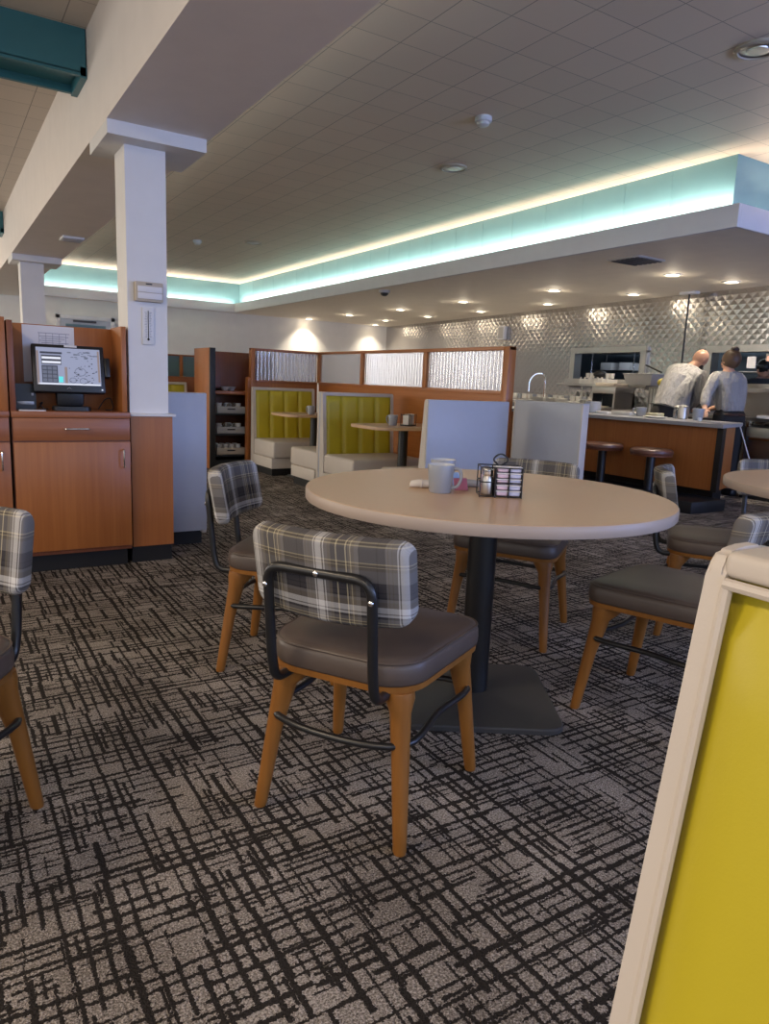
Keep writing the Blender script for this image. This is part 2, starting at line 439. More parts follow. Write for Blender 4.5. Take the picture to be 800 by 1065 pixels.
# quilted stainless wall (its facets are real), with two pass-through openings
def XW(y): return 8.074+.0825*y
CS, QD = .125, .0032
HOLES = [(6.96, 8.42, 1.285, 1.73), (1.55, 5.86, 1.265, 1.70)]
def metal_wall():
    b = MB(); c = CS; bm = b.bm
    def out(cy, cz): return any(h[0]-.03 < cy < h[1]+.03 and h[2]-.03 < cz < h[3]+.03 for h in HOLES)
    rows = int((ZS-.70)/(c/2))
    for j in range(rows):
        cz = .70+c/2+j*c/2
        if cz+c/2 > ZS: break
        n = int((YB-.3)/c)
        for i in range(n):
            cy = .3+c/2+i*c+(c/2 if j % 2 else 0)
            if out(cy, cz): continue
            P = [(cy-c/2, cz), (cy, cz-c/2), (cy+c/2, cz), (cy, cz+c/2)]
            V = [bm.verts.new((XW(p), p, q)) for p, q in P]
            m = bm.verts.new((XW(cy)-QD, cy, cz))
            for k in range(4): bm.faces.new((V[k], V[(k+1) % 4], m))
    # backing sheet with the two openings cut out
    ys = sorted({.3, YB, *[h[k] for h in HOLES for k in (0, 1)]}); zs = sorted({0, ZS, *[h[k] for h in HOLES for k in (2, 3)]})
    for i in range(len(ys)-1):
        for j in range(len(zs)-1):
            cy, cz = (ys[i]+ys[i+1])/2, (zs[j]+zs[j+1])/2
            if any(h[0] < cy < h[1] and h[2] < cz < h[3] for h in HOLES): continue
            y0, y1 = ys[i], ys[i+1]
            b.poly([(XW(y0)+.002, y0), (XW(y1)+.002, y1), (XW(y1)+.05, y1), (XW(y0)+.05, y0)], zs[j], zs[j+1])
    b.box(8.2, XR, .2, .3, 0, ZS)
    return struct(b.build('wall_right.001', M['quilt'], smooth=False))
metal_wall()
def pass_frame(h, num):
    b = MB(); y0, y1, z0, z1 = h; w = .085
    def bar(a0, a1, q0, q1, d0=-.045, d1=.11):
        pts = [(XW(a0)+d0, a0), (XW(a1)+d0, a1), (XW(a1)+d1, a1), (XW(a0)+d1, a0)]
        b.poly(pts, q0, q1)
    bar(y0-w*.6, y1+w*.6, z1-.02, z1+w*.75); bar(y0-w*.6, y1+w*.6, z0-w*.5, z0+.03, -.13)
    bar(y0-w*.6, y0+.05, z0, z1); bar(y1-.05, y1+w*.6, z0, z1)
    return struct(b.build('window_%d' % num, M['steel']))
pass_frame(HOLES[0], 7); pass_frame(HOLES[1], 8)
# kitchen behind
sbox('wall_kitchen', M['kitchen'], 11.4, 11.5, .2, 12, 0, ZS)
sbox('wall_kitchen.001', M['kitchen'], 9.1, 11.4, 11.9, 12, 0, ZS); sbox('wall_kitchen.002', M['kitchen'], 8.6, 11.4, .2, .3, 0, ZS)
kt = thing('ceiling_light', 'cool tube light seen through the left pass-through window', 'ceiling light', (10.6, 9.0, ZS))
b = MB(); b.box(-.1, .1, -.6, .6, -.05, 0, .005); b.build('housing', M['plast'], kt)
b = MB(); b.box(-.07, .07, -.58, .58, -.07, -.05, .005); b.build('tube', M['tubeE'], kt)
# kitchen rack seen through the openings: upright posts, shelves
def kitchen_rack(x, y, label):
    t = thing('storage_rack', label, 'rack', (x, y, 0))
    for sx in (0, .4):
        for sy in (0, 1.0):
            b = MB(); b.cyl((sx, sy, 0), (sx, sy, 1.95), .014); b.build('post', M['chrome'], t)
    for z in (.4, 1.18, 1.52, 1.85):
        b = MB(); b.box(-.02, .42, -.02, 1.02, z, z+.02, .003); b.build('shelf', M['steel'], t)
kitchen_rack(10.9, 9.0, 'wire rack in the kitchen seen through the left pass-through window')
kitchen_rack(10.9, 6.4, 'wire rack in the kitchen seen through the right pass-through window')
for k, (y, z, lb) in enumerate(((9.1, 1.55, 'white carton on the kitchen rack behind the left pass-through, nearer its left post'), (9.55, 1.55, 'white carton on the kitchen rack behind the left pass-through, nearer its right post'))):
    b = MB(); b.box(10.93, 11.2, y, y+.26, z-.008, z+.13, .006); tag(b.build('carton', M['paper']), lb, 'carton')

# conduit pole dropping down the steel wall
t = thing('conduit_pole', 'thin black pole dropping from soffit in front of quilted steel wall', 'pole', (8.40, 6.16, 1.05))
b = MB(); b.cyl((0, 0, .0), (0, 0, 1.37), .012); b.build('pole', M['black'], t)
b = MB(); b.box(-.05, .05, -.12, .12, 1.365, 1.40, .006); b.build('ceiling_bracket', M['plast'], t)
# wall clock
t = thing('wall_speaker', 'small white wall speaker high on quilted steel wall above glass partition', 'speaker', (XW(10.35)-.03, 10.35, 2.11), 0)
b = MB(); b.box(-.06, .02, -.09, .09, -.12, .12, .015); b.build('housing', M['plast'], t)
b = MB(); b.box(-.064, -.059, -.07, .07, -.1, .1, .004); b.build('grille', M['greypl'], t)

# ------------------------------------------------------------------ ceiling fittings
def downlight(x, y, label):
    t = thing('downlight', label, 'downlight', (x, y, ZS), 0, 'recessed downlights in the soffit')
    b = MB(); b.lathe([(.105, 0), (.105, -.006), (.080, -.012), (.072, -.004), (.072, 0)], n=24, cap0=False, cap1=False); b.build('trim_ring', M['plast'], t)
    b = MB(); b.lathe([(.073, -.001), (.06, -.007), (.01, -.009)], n=20); b.build('lamp', M['lampE'], t)
    L = bpy.data.lights.new('downlight_beam', 'SPOT'); L.energy = 105 if x < 7.6 else 62; L.color = (1, .87, .68); L.spot_size = math.radians(112 if y > 14.5 else 88); L.spot_blend = .7; L.shadow_soft_size = .06
    o = bpy.data.objects.new('downlight_beam', L); COL.objects.link(o); o.location = (x, y, ZS-.03)
    L = bpy.data.lights.new('soffit_fill', 'POINT'); L.energy = 1.6 if x < 7.6 else 1.0; L.color = (1, .86, .66); L.shadow_soft_size = .06  # weak point light added below each lamp to brighten the soffit
    o = bpy.data.objects.new('soffit_fill', L); COL.objects.link(o); o.location = (x, y, ZS-.10)
ROWA = [(7.11, 5.46), (7.20, 7.39), (7.25, 9.45), (7.30, 11.37), (7.25, 13.2), (7.14, 14.86)]
ROWB = [(7.97, 5.30), (8.16, 6.86), (8.26, 8.59), (8.36, 10.38), (8.36, 12.01), (8.34, 13.56), (8.83, 14.82)]
ORD = ['first', 'second', 'third', 'fourth', 'fifth', 'last']
for i, (x, y) in enumerate(ROWA):
    lb = '%s from the right end in front row of soffit downlights' % ORD[i] if i < 5 else 'downlight close to back wall casting the left light scallop'
    downlight(x, y, lb)
for i, (x, y) in enumerate(ROWB):
    lb = '%s from the right end in rear row of downlights near steel wall' % (ORD+['x'])[i] if i < 5 else ('last of the rear row of downlights near the metal wall corner' if i == 5 else 'downlight close to back wall casting the right light scallop')
    downlight(x, y, lb)
def disc_speaker(x, y, label):
    t = thing('ceiling_speaker', label, 'ceiling speaker', (x, y, ZC), 0)
    b = MB(); b.lathe([(.125, 0), (.125, -.012), (.105, -.018), (.1, -.010)], n=32, cap0=False, cap1=False); b.build('rim', M['beigepl'], t)
    b = MB(); b.lathe([(.101, -.006), (.06, -.012), (.058, -.018), (.0, -.019)], n=28, cap0=False, cap1=False); b.build('grille', M['steel'], t)
disc_speaker(4.07, 5.565, 'round ceiling speaker beyond the smoke detector above the main table')
disc_speaker(4.03, 2.69, 'round ceiling speaker cut by right edge of picture')
disc_speaker(4.05, 10.33, 'small distant round ceiling speaker near far corner of teal cove')
def detector(x, y, label, s=1.0):
    t = thing('smoke_detector', label, 'smoke detector', (x, y, ZC))
    b = MB(); b.lathe([(.062*s, 0), (.062*s, -.03*s), (.055*s, -.036*s)], n=24); b.build('base', M['plast'], t)
    b = MB(); b.lathe([(.045*s, -.036*s), (.045*s, -.052*s), (.03*s, -.062*s), (.0, -.064*s)], n=20, cap1=False); b.build('sensor', M['china'], t)
detector(3.505, 4.457, 'white smoke detector on dark middle of tiled ceiling')
detector(3.37, 10.8, 'distant white detector on ceiling near the far teal cove', 1.0)
t = thing('ceiling_vent', 'white square vent under the beam between the two columns', 'vent', (1.245, 8.05, ZB))
b = MB(); b.box(-.1, .1, -.12, .12, -.02, 0, .004); b.build('frame', M['plast'], t)
for k in range(5):
    b = MB(); b.box(-.085, .085, -.095+k*.042, -.075+k*.042, -.026, -.018); b.build('slat', M['greypl'], t)
t = thing('ceiling_vent', 'dark square air vent in soffit above the counter', 'vent', (6.1, 5.14, ZS))
b = MB(); b.box(-.2, .2, -.2, .2, -.014, 0, .004); b.build('frame', M['greypl'], t)
for k in range(6):
    b = MB(); b.box(-.18, .18, -.175+k*.06, -.14+k*.06, -.022, -.012, 0, M=Matrix.Translation((0, 0, 0))); b.build('slat', M['ventd'], t)
t = thing('security_camera', 'small dark dome camera under the near edge of soffit trim', 'camera', (5.66, 9.27, ZS))
b = MB(); b.lathe([(.08, 0), (.08, -.03), (.07, -.036)], n=20); b.build('mount', M['greypl'], t)
b = MB(); b.ball((0, 0, -.036), .06, 1, 1, .8); b.build('dome', M['black'], t)

# ------------------------------------------------------------------ chairs
SEATC = [(-.205, -.225), (.205, -.225), (.245, .235), (-.245, .235)]
def make_chair(label, loc, rz, group):
    t = thing('dining_chair', label, 'chair', loc, rz, group)
    oc = rpoly(SEATC, [.11, .11, .07, .07], 8)
    def ring(s, z): return [(x*s, y*s, z) for x, y in oc]
    b = MB(); b.loft([ring(.985, .408), ring(1.0, .414), ring(1.005, .43), ring(1.0, .452), ring(.975, .467), ring(.9, .474), ring(.5, .477)]); b.build('seat', M['seat'], t, ang=60)
    b = MB(); b.tube([(x*.985, y*.985, .4655) for x, y in oc], .003, 6, closed=True); b.build('piping', M['seat'], t)
    b = MB(); b.loft([ring(.93, .388), ring(.985, .392), ring(.99, .408)]); b.build('seat_shell', M['oak'], t)
    for sx, sy in ((-1, -1), (1, -1), (1, 1), (-1, 1)):
        b = MB()
        w0 = .165 if sy < 0 else .19
        top = Vector((sx*w0, sy*.175, .392)); bot = Vector((sx*(.205 if sy < 0 else .226), sy*.228, 0))
        prof = [(0, .030, .034), (.05, .030, .036), (.14, .024, .026), (.45, .0215, .0225), (.8, .019, .019), (.985, .017, .017), (1, .015, .015)]
        rings = []
        inw = Vector((-sx, -sy*.9, 0)).normalized(); sd = Vector((inw.y, -inw.x, 0))
        for f, ra, rb in prof:
            c = top.lerp(bot, f); fl = .078*max(0, (1-f/.22))**1.6 if f < .22 else 0
            rr = []
            for k in range(16):
                a = 2*PI*k/16; ca, sa = math.cos(a), math.sin(a)
                rr.append(c+inw*(ca*ra+(fl if ca > 0 else 0)*ca)+sd*(sa*rb))
            rings.append(rr)
        b.loft(rings); b.build('leg', M['oak'], t, ang=50)
    # footrest ring joining the legs
    fr = [(-.188, -.195, .262), (0, -.235, .255), (.188, -.195, .262), (.198, 0, .2685), (.208, .195, .275), (0, .185, .275), (-.208, .195, .275), (-.198, 0, .2685)]
    pts = []
    P = [Vector(p) for p in fr]
    for i in range(8):
        a, c, d, e = P[i-1], P[i], P[(i+1) % 8], P[(i+2) % 8]
        for k in range(5):
            s = k/5; pts.append(.5*((2*c)+(d-a)*s+(2*a-5*c+4*d-e)*s*s+(3*c-a-3*d+e)*s**3))
    b = MB(); b.tube(pts, .0095, 10, closed=True); b.build('footrest', M['blackm'], t, ang=60)
    # bent steel back frame
    w = .139
    path = [(-w, -.06, .392), (-w, -.16, .385), (-w, -.262, .385), (-w, -.280, .45), (-w, -.294, .60), (-w, -.304, .688), (w, -.304, .688), (w, -.294, .60), (w, -.280, .45), (w, -.262, .385), (w, -.16, .385), (w, -.06, .392)]
    b = MB(); b.tube(arc(path, .055, 7), .0125, 12); fr = b.build('back_frame', M['blackm'], t, ang=60)
    for x, z, y in ((0, .688, -.316), (-w-.002, .64, -.311), (w+.002, .64, -.311)):
        b = MB(); b.ball((x, y, z), .007, 1, .5, 1); b.build('screw', M['chrome'], fr)
    # padded backrest
    b = MB(); W, H, T = .212, .108, .026
    bm = b.bm
    vs = b.box(-W, W, -T, T, -H, H)
    es = [e for e in bm.edges if abs((e.verts[0].co-e.verts[1].co).normalized().y) > .9]
    bmesh.ops.bevel(bm, geom=es, offset=.036, segments=6, profile=.5, affect='EDGES')
    es = [e for e in bm.edges if len(e.link_faces) == 2 and e.calc_face_angle(0) > .8]
    bmesh.ops.bevel(bm, geom=es, offset=.016, segments=3, profile=.5, affect='EDGES')
    for k in range(1, 14):
        x = -W+2*W*k/14
        bmesh.ops.bisect_plane(bm, geom=bm.verts[:]+bm.edges[:]+bm.faces[:], plane_co=(x, 0, 0), plane_no=(1, 0, 0))
    th = math.radians(11)
    for v in bm.verts:
        x, y, z = v.co
        y += .045*(x/W)**2 + .004*math.cos(z/H*1.4)*(1 if y > 0 else -1)
        z *= 1-.10*(x/W)**2 if z > 0 else 1
        y2 = y*math.cos(th)-z*math.sin(th); z2 = y*math.sin(th)+z*math.cos(th)
        v.co = (x, y2-.276, z2+.672)
    b.build('backrest', M['plaid'], t, ang=50)
    return t
CH = 'plaid dining chairs'
fc1 = (.845, .535)
ch = make_chair('nearest whole plaid chair pulled out in front of the main round table', (.975, 1.582, 0), facing(*fc1), CH)
for lb, loc, f in (
    ('plaid chair on far left side of the main round table, beside the grey half wall', (1.18, 2.55, 0), (.77, -.64)),
    ('plaid chair tucked behind the main round table, seat under its far edge', (2.26, 2.44, 0), (-.86, -.51)),
    ('chair at right of main table with grey seat jutting out, backrest behind the yellow booth', (2.165, 1.505, 0), (-.25, .968)),
    ('chair with blue-lit plaid back seen edge-on, between the two round tables', (3.14, 1.995, 0), (.6, -.8)),
    ('plaid chair behind second round table in front of the counter end', (3.9, 2.08, 0), (-.63, -.77)),
    ('plaid chair cut off by left edge of picture near the cashier cabinet', (-.138, 1.835, 0), (-.6, -.8))):
    copy_tree(ch, loc, facing(*f), lb, CH)

# ------------------------------------------------------------------ round tables
def round_table(label, x, y, r, rz):
    t = thing('dining_table', label, 'table', (x, y, 0), rz)
    b = MB(); n = 96
    b.lathe([(r-.03, .728), (r-.002, .730), (r, .733), (r, .762), (r-.002, .765)], n=n); b.build('edge_band', M['tedge'], t, ang=50)
    b = MB(); b.lathe([(r-.003, .7645), (r-.004, .7662), (.2, .7662), (.001, .7662)], n=n, cap1=False); b.build('tabletop', M['table'], t)
    b = MB(); b.lathe([(.05, .03), (.05, .70), (.11, .705), (.11, .727)], n=32); b.build('pedestal', M['blackm'], t)
    b = MB(); o = rpoly([(-.27, -.27), (.27, -.27), (.27, .27), (-.27, .27)], .07, 6)
    o = [(a*(1+.05*(1-abs(abs(a)-abs(c))/.27)), c*(1+.05*(1-abs(abs(a)-abs(c))/.27))) for a, c in o]
    b.loft([[(a, c, .0) for a, c in o], [(a, c, .014) for a, c in o], [(a*.985, c*.985, .019) for a, c in o], [(a*.3, c*.3, .036) for a, c in o]]); b.build('base_plate', M['basep'], t)
    return t
round_table('large round beige table in the middle with mugs and condiment caddy', 1.615, 1.91, .628, math.radians(-32))
round_table('second round beige table cut off by right edge of picture', 3.45, 1.40, .68, math.radians(10))

# mugs
ZT = .7665
def make_mug(label, loc, rz, group=None, scale=1.0):
    t = thing('coffee_mug', label, 'mug', loc, rz, group)
    b = MB(); s = scale
    b.lathe([(.034*s, 0), (.037*s, .004*s), (.0415*s, .055*s), (.0455*s, .092*s), (.0445*s, .0945*s)], n=32, cap1=False); 
    b.mi = 1; b.lathe([(.0445*s, .0945*s), (.0425*s, .092*s), (.0385*s, .05*s), (.034*s, .009*s)], n=32, cap0=False)
    b.build('body', [M['mug'], M['mugin']], t)
    b = MB(); b.tube(arc([(.040*s, 0, .082*s), (.066*s, 0, .084*s), (.072*s, 0, .05*s), (.058*s, 0, .022*s), (.0375*s, 0, .018*s)], .02*s, 5), .0052*s, 8); b.build('handle', M['mug'], t, ang=60)
    return t
mug = make_mug('grey mug nearest on main table, handle to the right', (1.425, 1.925, ZT), math.radians(-50))
copy_tree(mug, (1.53, 2.055, ZT), math.radians(50), 'grey mug standing right behind the other mug on main table')
# rolled napkins
def napkin(label, x, y, rz, mat, L):
    t = thing('napkin_roll', label, 'napkin', (x, y, ZT), rz)
    b = MB(); n = 14; rings = []
    for i, f in enumerate((0, .04, .3, .6, .9, 1)):
        r = (.008, .013, .016, .015, .013, .007)[i]
        rings.append([(-L/2+f*L, math.cos(2*PI*k/n)*r*1.25, r*.9+math.sin(2*PI*k/n)*r*.9) for k in range(n)])
    b.loft(rings); b.build('roll', M[mat], t, ang=60)
    b = MB(); b.tube([(-L*.12, math.cos(2*PI*k/16)*.0205, .0145+math.sin(2*PI*k/16)*.0145) for k in range(16)], .003, 6, closed=True); b.build('paper_band', M['napkin'], t)
napkin('white rolled napkin lying left of the mugs', 1.435, 2.03, math.radians(-28), 'napkin', .105)
napkin('grey rolled cutlery napkin lying right of the mugs', 1.60, 2.005, math.radians(-30), 'napkin_g', .11)
for k, (x, y, m, lb) in enumerate(((1.525, 1.935, 'pink', 'pink sweetener packet leaning beside the mugs'), (1.545, 1.975, 'blue', 'pale blue creamer packet leaning beside the mugs'))):
    b = MB(); Mx = Matrix.Translation((x, y, ZT+.001)) @ Matrix.Rotation(math.radians(-20+30*k), 4, 'Z') @ Matrix.Rotation(math.radians(-28), 4, 'X')
    b.box(-.024, .024, .0, .006, 0, .06 if k else .045, .002, M=Mx); tag(b.build('sugar_packet', M[m]), lb, 'packet')
# condiment caddy with its jelly tubs and shakers
CX, CY, CA = 1.575, 1.80, math.radians(-33)
cd = thing('condiment_caddy', 'black wire caddy of jelly tubs on the main table', 'caddy', (CX, CY, ZT), CA)
b = MB(); w, dp = .068, .046
for z in (.004, .05, .098): b.tube([(-w, -dp, z), (w, -dp, z), (w, dp, z), (-w, dp, z)], .0022, 6, closed=True)
for x in (-w, -.019, .0255, w):
    b.cyl((x, -dp, 0), (x, -dp, .1), .002, n=6); b.cyl((x, dp, 0), (x, dp, .1), .002, n=6); b.cyl((x, -dp, .004), (x, dp, .004), .002, n=6)
b.build('wire_frame', M['blackm'], cd)
b = MB(); b.box(-.02, w, -.0015, .0015, .004, .095)
for x in (-.019, .0255, w): b.box(x-.001, x+.001, -dp, 0, .004, .095)
b.build('divider', M['blackm'], cd)
b = MB(); b.tube(arc([(0, .0, .004), (0, 0, .10), (-.03, 0, .12), (0, 0, .145), (.03, 0, .12), (0, 0, .10)], .02, 5), .003, 8); b.build('carry_handle', M['blackm'], cd)
def cpt(x, y, z): v = Matrix.Rotation(CA, 3, 'Z') @ Vector((x, y, z)); return (CX+v.x, CY+v.y, ZT+v.z)
jt = None
for colx, m, nm in ((.005, 'jellyp', 'pink'), (.046, 'jelly', 'lavender')):
    for k in range(5):
        lb = '%s jelly tub in the caddy, %s of its stack' % ('pale pink' if nm == 'pink' else 'white', ['bottom one', 'second from bottom', 'middle one', 'second from top', 'top one'][k])
        t = thing('jelly_tub', lb, 'jelly', cpt(colx, -.024, .0065+k*.0195), CA, 'jelly tubs in the caddy')
        b = MB(); b.box(-.0185, .0185, -.018, .018, 0, .013, .004); b.build('tub', M[m], t)
        b = MB(); b.box(-.021, .021, -.021, .021, .013, .0165, .001); b.build('lid', M['paper'], t)
for k, (x, y, m, lb) in enumerate(((-.042, -.022, 'china', 'glass salt shaker with steel cap at left end of caddy'), (-.042, .022, 'pink', 'shaker filled with pink powder behind the salt shaker'))):
    t = thing('salt_shaker', lb, 'shaker', cpt(x, y, .0065), CA)
    b = MB(); b.lathe([(.019, 0), (.021, .004), (.020, .05), (.016, .062)], n=20); b.build('jar', M['steel'] if k == 0 else M['jellyp'], t)
    b = MB(); b.lathe([(.0165, .062), (.0175, .064), (.0165, .082), (.008, .089), (.0, .09)], n=20, cap1=False); b.build('cap', M['chrome'], t)
b = MB(); b.box(-.012, .06, .012, .04, .007, .088, .004, M=Matrix.Translation((CX, CY, ZT)) @ Matrix.Rotation(CA, 4, 'Z')); tag(b.build('packet_stack', M['paper']), 'upright stack of white sweetener packets at the back of caddy', 'packets')

# ------------------------------------------------------------------ booth benches
ZTOP = 1.01
def make_bench(label, loc, rz, w=.83, group='lime vinyl booth benches', nch=4, t0=.058, t1=.105, fw=.03):
    def fy(z): return -t1+(t1-t0)*(z-.38)/(ZTOP-.38)     # front face of the back at height z
    t = thing('booth_bench', label, 'booth bench', loc, rz, group)
    h = w/2
    b = MB(); b.box(-h+.002, h-.002, -.012, 0, .10, ZTOP-.004, .002); b.build('rear_panel', M['panelgrey'], t)
    def side(s):
        b = MB(); pts = [(-.0125, .08), (-.0125, ZTOP-.004), (-.018, ZTOP), ((fy(ZTOP)-.018)/2, ZTOP), (fy(ZTOP)+.008, ZTOP-.003), (fy(ZTOP)+.002, ZTOP-.010), (fy(ZTOP), ZTOP-.022), (fy(.38), .38), (fy(.38), .08)]
        Mx = Matrix(((0, 0, 1, 0), (1, 0, 0, 0), (0, 1, 0, 0), (0, 0, 0, 1)))
        vs = b.poly(pts, -fw/2, fw/2, M=Mx)
        bmesh.ops.bevel(b.bm, geom=b.bm.edges[:], offset=.006, segments=3, affect='EDGES', clamp_overlap=True)
        for v in b.bm.verts: v.co.x += s*(h-fw/2)
        b.build('end_panel', M['cream'], t)
        b = MB(); b.tube([(s*(h-fw-.003), fy(z)+.004, z) for z in (.40, .7, ZTOP-.028)], .0045, 8); b.build('welt', M['cream'], t)
    side(-1); side(1)
    b = MB(); b.box(-h+fw*.8, h-fw*.8, fy(ZTOP)+.001, -.001, ZTOP-.012-fw*.6, ZTOP-.001, .006, 3); b.build('top_cap', M['cream'], t)
    b = MB(); b.tube([(-h+fw+.002, fy(ZTOP-.03)+.003, ZTOP-.017-fw*.5), (h-fw-.002, fy(ZTOP-.03)+.003, ZTOP-.017-fw*.5)], .0045, 8); b.build('welt', M['cream'], t)
    b = MB()
    def fn(u, v):
        x = -h+fw+u*(2*h-2*fw); z = .36+v*(ZTOP-.012-fw*.5-.36); p = (u*nch) % 1.0
        bul = .022*min(1, (1-abs(2*p-1))*2.6)**.6
        if v > .93: bul *= max(0, (1-v)/.07)**.5
        return (x, fy(z)+.018-bul, z)
    b.grid(fn, nch*16, 14)
    V = b.bm
    b.build('backrest', M['green'], t, ang=80)
    b = MB(); b.poly([(-.013, .10), (-.013, ZTOP-.026), (fy(ZTOP)+.02, ZTOP-.026), (fy(.36)+.02, .36), (fy(.36)+.02, .10)], -h+fw, h-fw, M=Matrix(((0, 0, 1, 0), (1, 0, 0, 0), (0, 1, 0, 0), (0, 0, 0, 1)))); b.build('core', M['cream'], t)
    b = MB(); b.box(-h+.004, h-.004, -.70, fy(.38)+.01, .205, .395, .028, 4)
    for v in b.bm.verts:
        if v.co.z > .34: v.co.z += .012*math.cos((v.co.x)/h*1.4)
    b.build('seat', M['cream'], t, ang=60)
    b = MB(); b.box(-h, h, -.665, -.09, .085, .205, .006); b.build('base', M['cream'], t)
    b = MB(); b.box(-h+.02, h-.02, -.63, -.06, 0, .10); b.build('kickboard', M['kick'], t)
    return t
bx = 3.68
bench = make_bench('green booth bench farthest back, against the wood end partition beside the tray station', (bx, 8.37, 0), 0)
BG = 'lime vinyl booth benches'
copy_tree(bench, (bx, 6.50, 0), 0, 'middle green booth bench facing the camera, white mug table in front of it', BG)
make_bench('cream seat of bench backing onto the middle green booth bench', (bx, 6.503, 0), PI, t0=.04, t1=.05)
copy_tree(bench, (bx, 4.62, 0), PI, 'booth bench showing its blue grey back panel behind the mugs', BG)
copy_tree(bench, (1.085, 4.62, 0), PI, 'booth bench with pale grey back panel beside the column base', BG)
copy_tree(bench, (2.75, 10.74, 0), 0, 'distant green bench top seen over the grey half wall', BG)
hw = thing('half_wall', 'grey half wall panel right of the wood partition post', 'half wall', (4.28, 3.96, 0))
b = MB(); b.box(-.012, .05, .012, .778, .10, 1.015, .002); b.build('panel', M['panelgrey'], hw)
for a in (0, .778):
    b = MB(); b.box(-.016, .054, a, a+.014, .08, 1.02, .003); b.build('edge_trim', M['cream'], hw)
b = MB(); b.box(-.016, .054, 0, .79, 1.013, 1.025, .003); b.build('top_cap', M['panelgrey'], hw)
b = MB(); b.box(.0, .045, .02, .77, 0, .10); b.build('kickboard', M['kick'], hw)
make_bench('near booth bench with bright yellow back filling the right foreground', (.487+.065, .316-.475, 0), -PI/2, .95, t0=.065, t1=.155, fw=.0155)

# partition of wood and reeded glass behind the booths
PX = 4.25
pt = thing('glass_partition', 'wood partition with ribbed glass panes behind the green booths', 'partition', (0, 0, 0))
ZP, ZG = 1.475, 1.095
def ribbed(nm, a, c, z0, z1, along):
    b = MB(); n = int(abs(c-a)/.05*10)
    def fn(side):
        def f(u, v):
            s = a+(c-a)*u; o = .008*math.sin(2*PI*(c-a)*u/.05)+side
            return (PX+o, s, z0+(z1-z0)*v) if along == 'y' else (s, 8.50+o, z0+(z1-z0)*v)
        return f
    b.grid(fn(.008), n, 1); b.grid(fn(-.008), n, 1)
    b.build('pane', M['reeded'], pt, ang=80)
# end run across the back
b = MB(); b.box(3.34, 4.21, 8.475, 8.525, .1, ZG-.035); b.build('panel', M['cherry'], pt)
b = MB(); b.box(3.34, 4.21, 8.47, 8.53, ZG-.035, ZG, .003); b.build('rail', M['cherry_h'], pt)
b = MB(); b.box(3.30, 4.28, 8.465, 8.535, ZP-.03, ZP, .003); b.build('rail', M['cherry_h'], pt)
b = MB(); b.box(3.30, 3.35, 8.46, 8.54, 0, ZP, .003); b.build('post', M['cherry'], pt)
b = MB(); b.box(3.256, 3.299, 8.46, 8.54, 0, 1.12, .003); b.build('post', M['cherry'], pt)
ribbed('pane', 3.35, 4.21, ZG, ZP-.03, 'x')
# long run
Y0 = 4.80
b = MB(); b.box(PX-.025, PX+.025, Y0+.03, 8.46, .1, ZG-.035); b.build('panel', M['cherry_y'], pt)
b = MB(); b.box(PX-.03, PX+.03, Y0+.03, 8.46, ZG-.035, ZG, .003); b.build('rail', M['cherry_y'], pt)
b = MB(); b.box(PX-.035, PX+.035, Y0, 8.54, ZP-.03, ZP+.001, .003); b.build('rail', M['cherry_y'], pt)
b = MB(); b.box(PX-.04, PX+.04, Y0, Y0+.075, 0, ZP, .003); b.build('post', M['cherry'], pt)
ys = [Y0+.075, 6.08, 7.36, 8.48]
for y in ys[1:]:
    b = MB(); b.box(PX-.03, PX+.03, y-.03, y+.03, ZG-.01, ZP, .003); b.build('post', M['cherry'], pt)
for a, c in ((ys[0], ys[1]-.03), (ys[1]+.03, ys[2]-.03), (ys[2]+.03, ys[3]-.03)): ribbed('pane', a, c, ZG, ZP-.03, 'y')
b = MB(); b.box(PX-.03, PX+.03, Y0+.02, 8.5, 0, .1); b.build('kickboard', M['kick'], pt)
# low partition behind the far left bench
pl = thing('glass_partition', 'low wood partition with two teal glass panes on far left', 'partition', (0, 10.83, 0))
b = MB(); b.box(1.9, 3.36, -.03, .03, 0, 1.09); b.build('panel', M['cherry_h'], pl)
b = MB(); b.box(1.9, 3.36, -.03, .03, 1.385, 1.41, .003); b.build('rail', M['cherry_h'], pl)
for x in (1.9, 2.5, 3.10, 3.34):
    b = MB(); b.box(x, x+.045, -.031, .031, 1.09, 1.39, .003); b.build('post', M['cherry'], pl)
for a, c in ((1.945, 2.5), (2.545, 3.10), (3.145, 3.34)):
    b = MB(); b.box(a, c, -.006, .006, 1.09, 1.388); b.build('pane', M['tglass'], pl)

# booth tables
def booth_table(label, y, x0=3.22):
    t = thing('booth_table', label, 'table', (0, y, 0))
    b = MB(); o = rpoly([(x0, -.30), (PX-.045, -.30), (PX-.045, .30), (x0, .30)], [.12, .01, .01, .12], 8)
    b.poly(o, .715, .742); bmesh.ops.bevel(b.bm, geom=[e for e in b.bm.edges if abs(e.verts[0].co.z-e.verts[1].co.z) < 1e-5], offset=.003, segments=1, affect='EDGES'); b.build('tabletop', M['table'], t)
    b = MB(); b.cyl((3.66, 0, .02), (3.66, 0, .715), .045); b.build('pole', M['blackm'], t)
    b = MB(); b.box(3.44, 3.88, -.24, .24, 0, .025, .008); b.build('base_plate', M['basep'], t)
booth_table('booth table in front of the farthest green bench', 7.42)
booth_table('booth table between middle green bench and grey backed bench', 5.56)
copy_tree(mug, (3.56, 7.30, .7425), 2., 'grey mug on the farthest booth table')
copy_tree(mug, (3.54, 5.56, .7425), 2., 'grey mug on the nearer booth table, left of its caddy')
t = thing('condiment_caddy', 'small caddy of packets beside a mug on nearer booth table', 'caddy', (3.67, 5.50, .7425), .5)
b = MB(); b.box(-.07, .07, -.045, .045, 0, .012, .003)
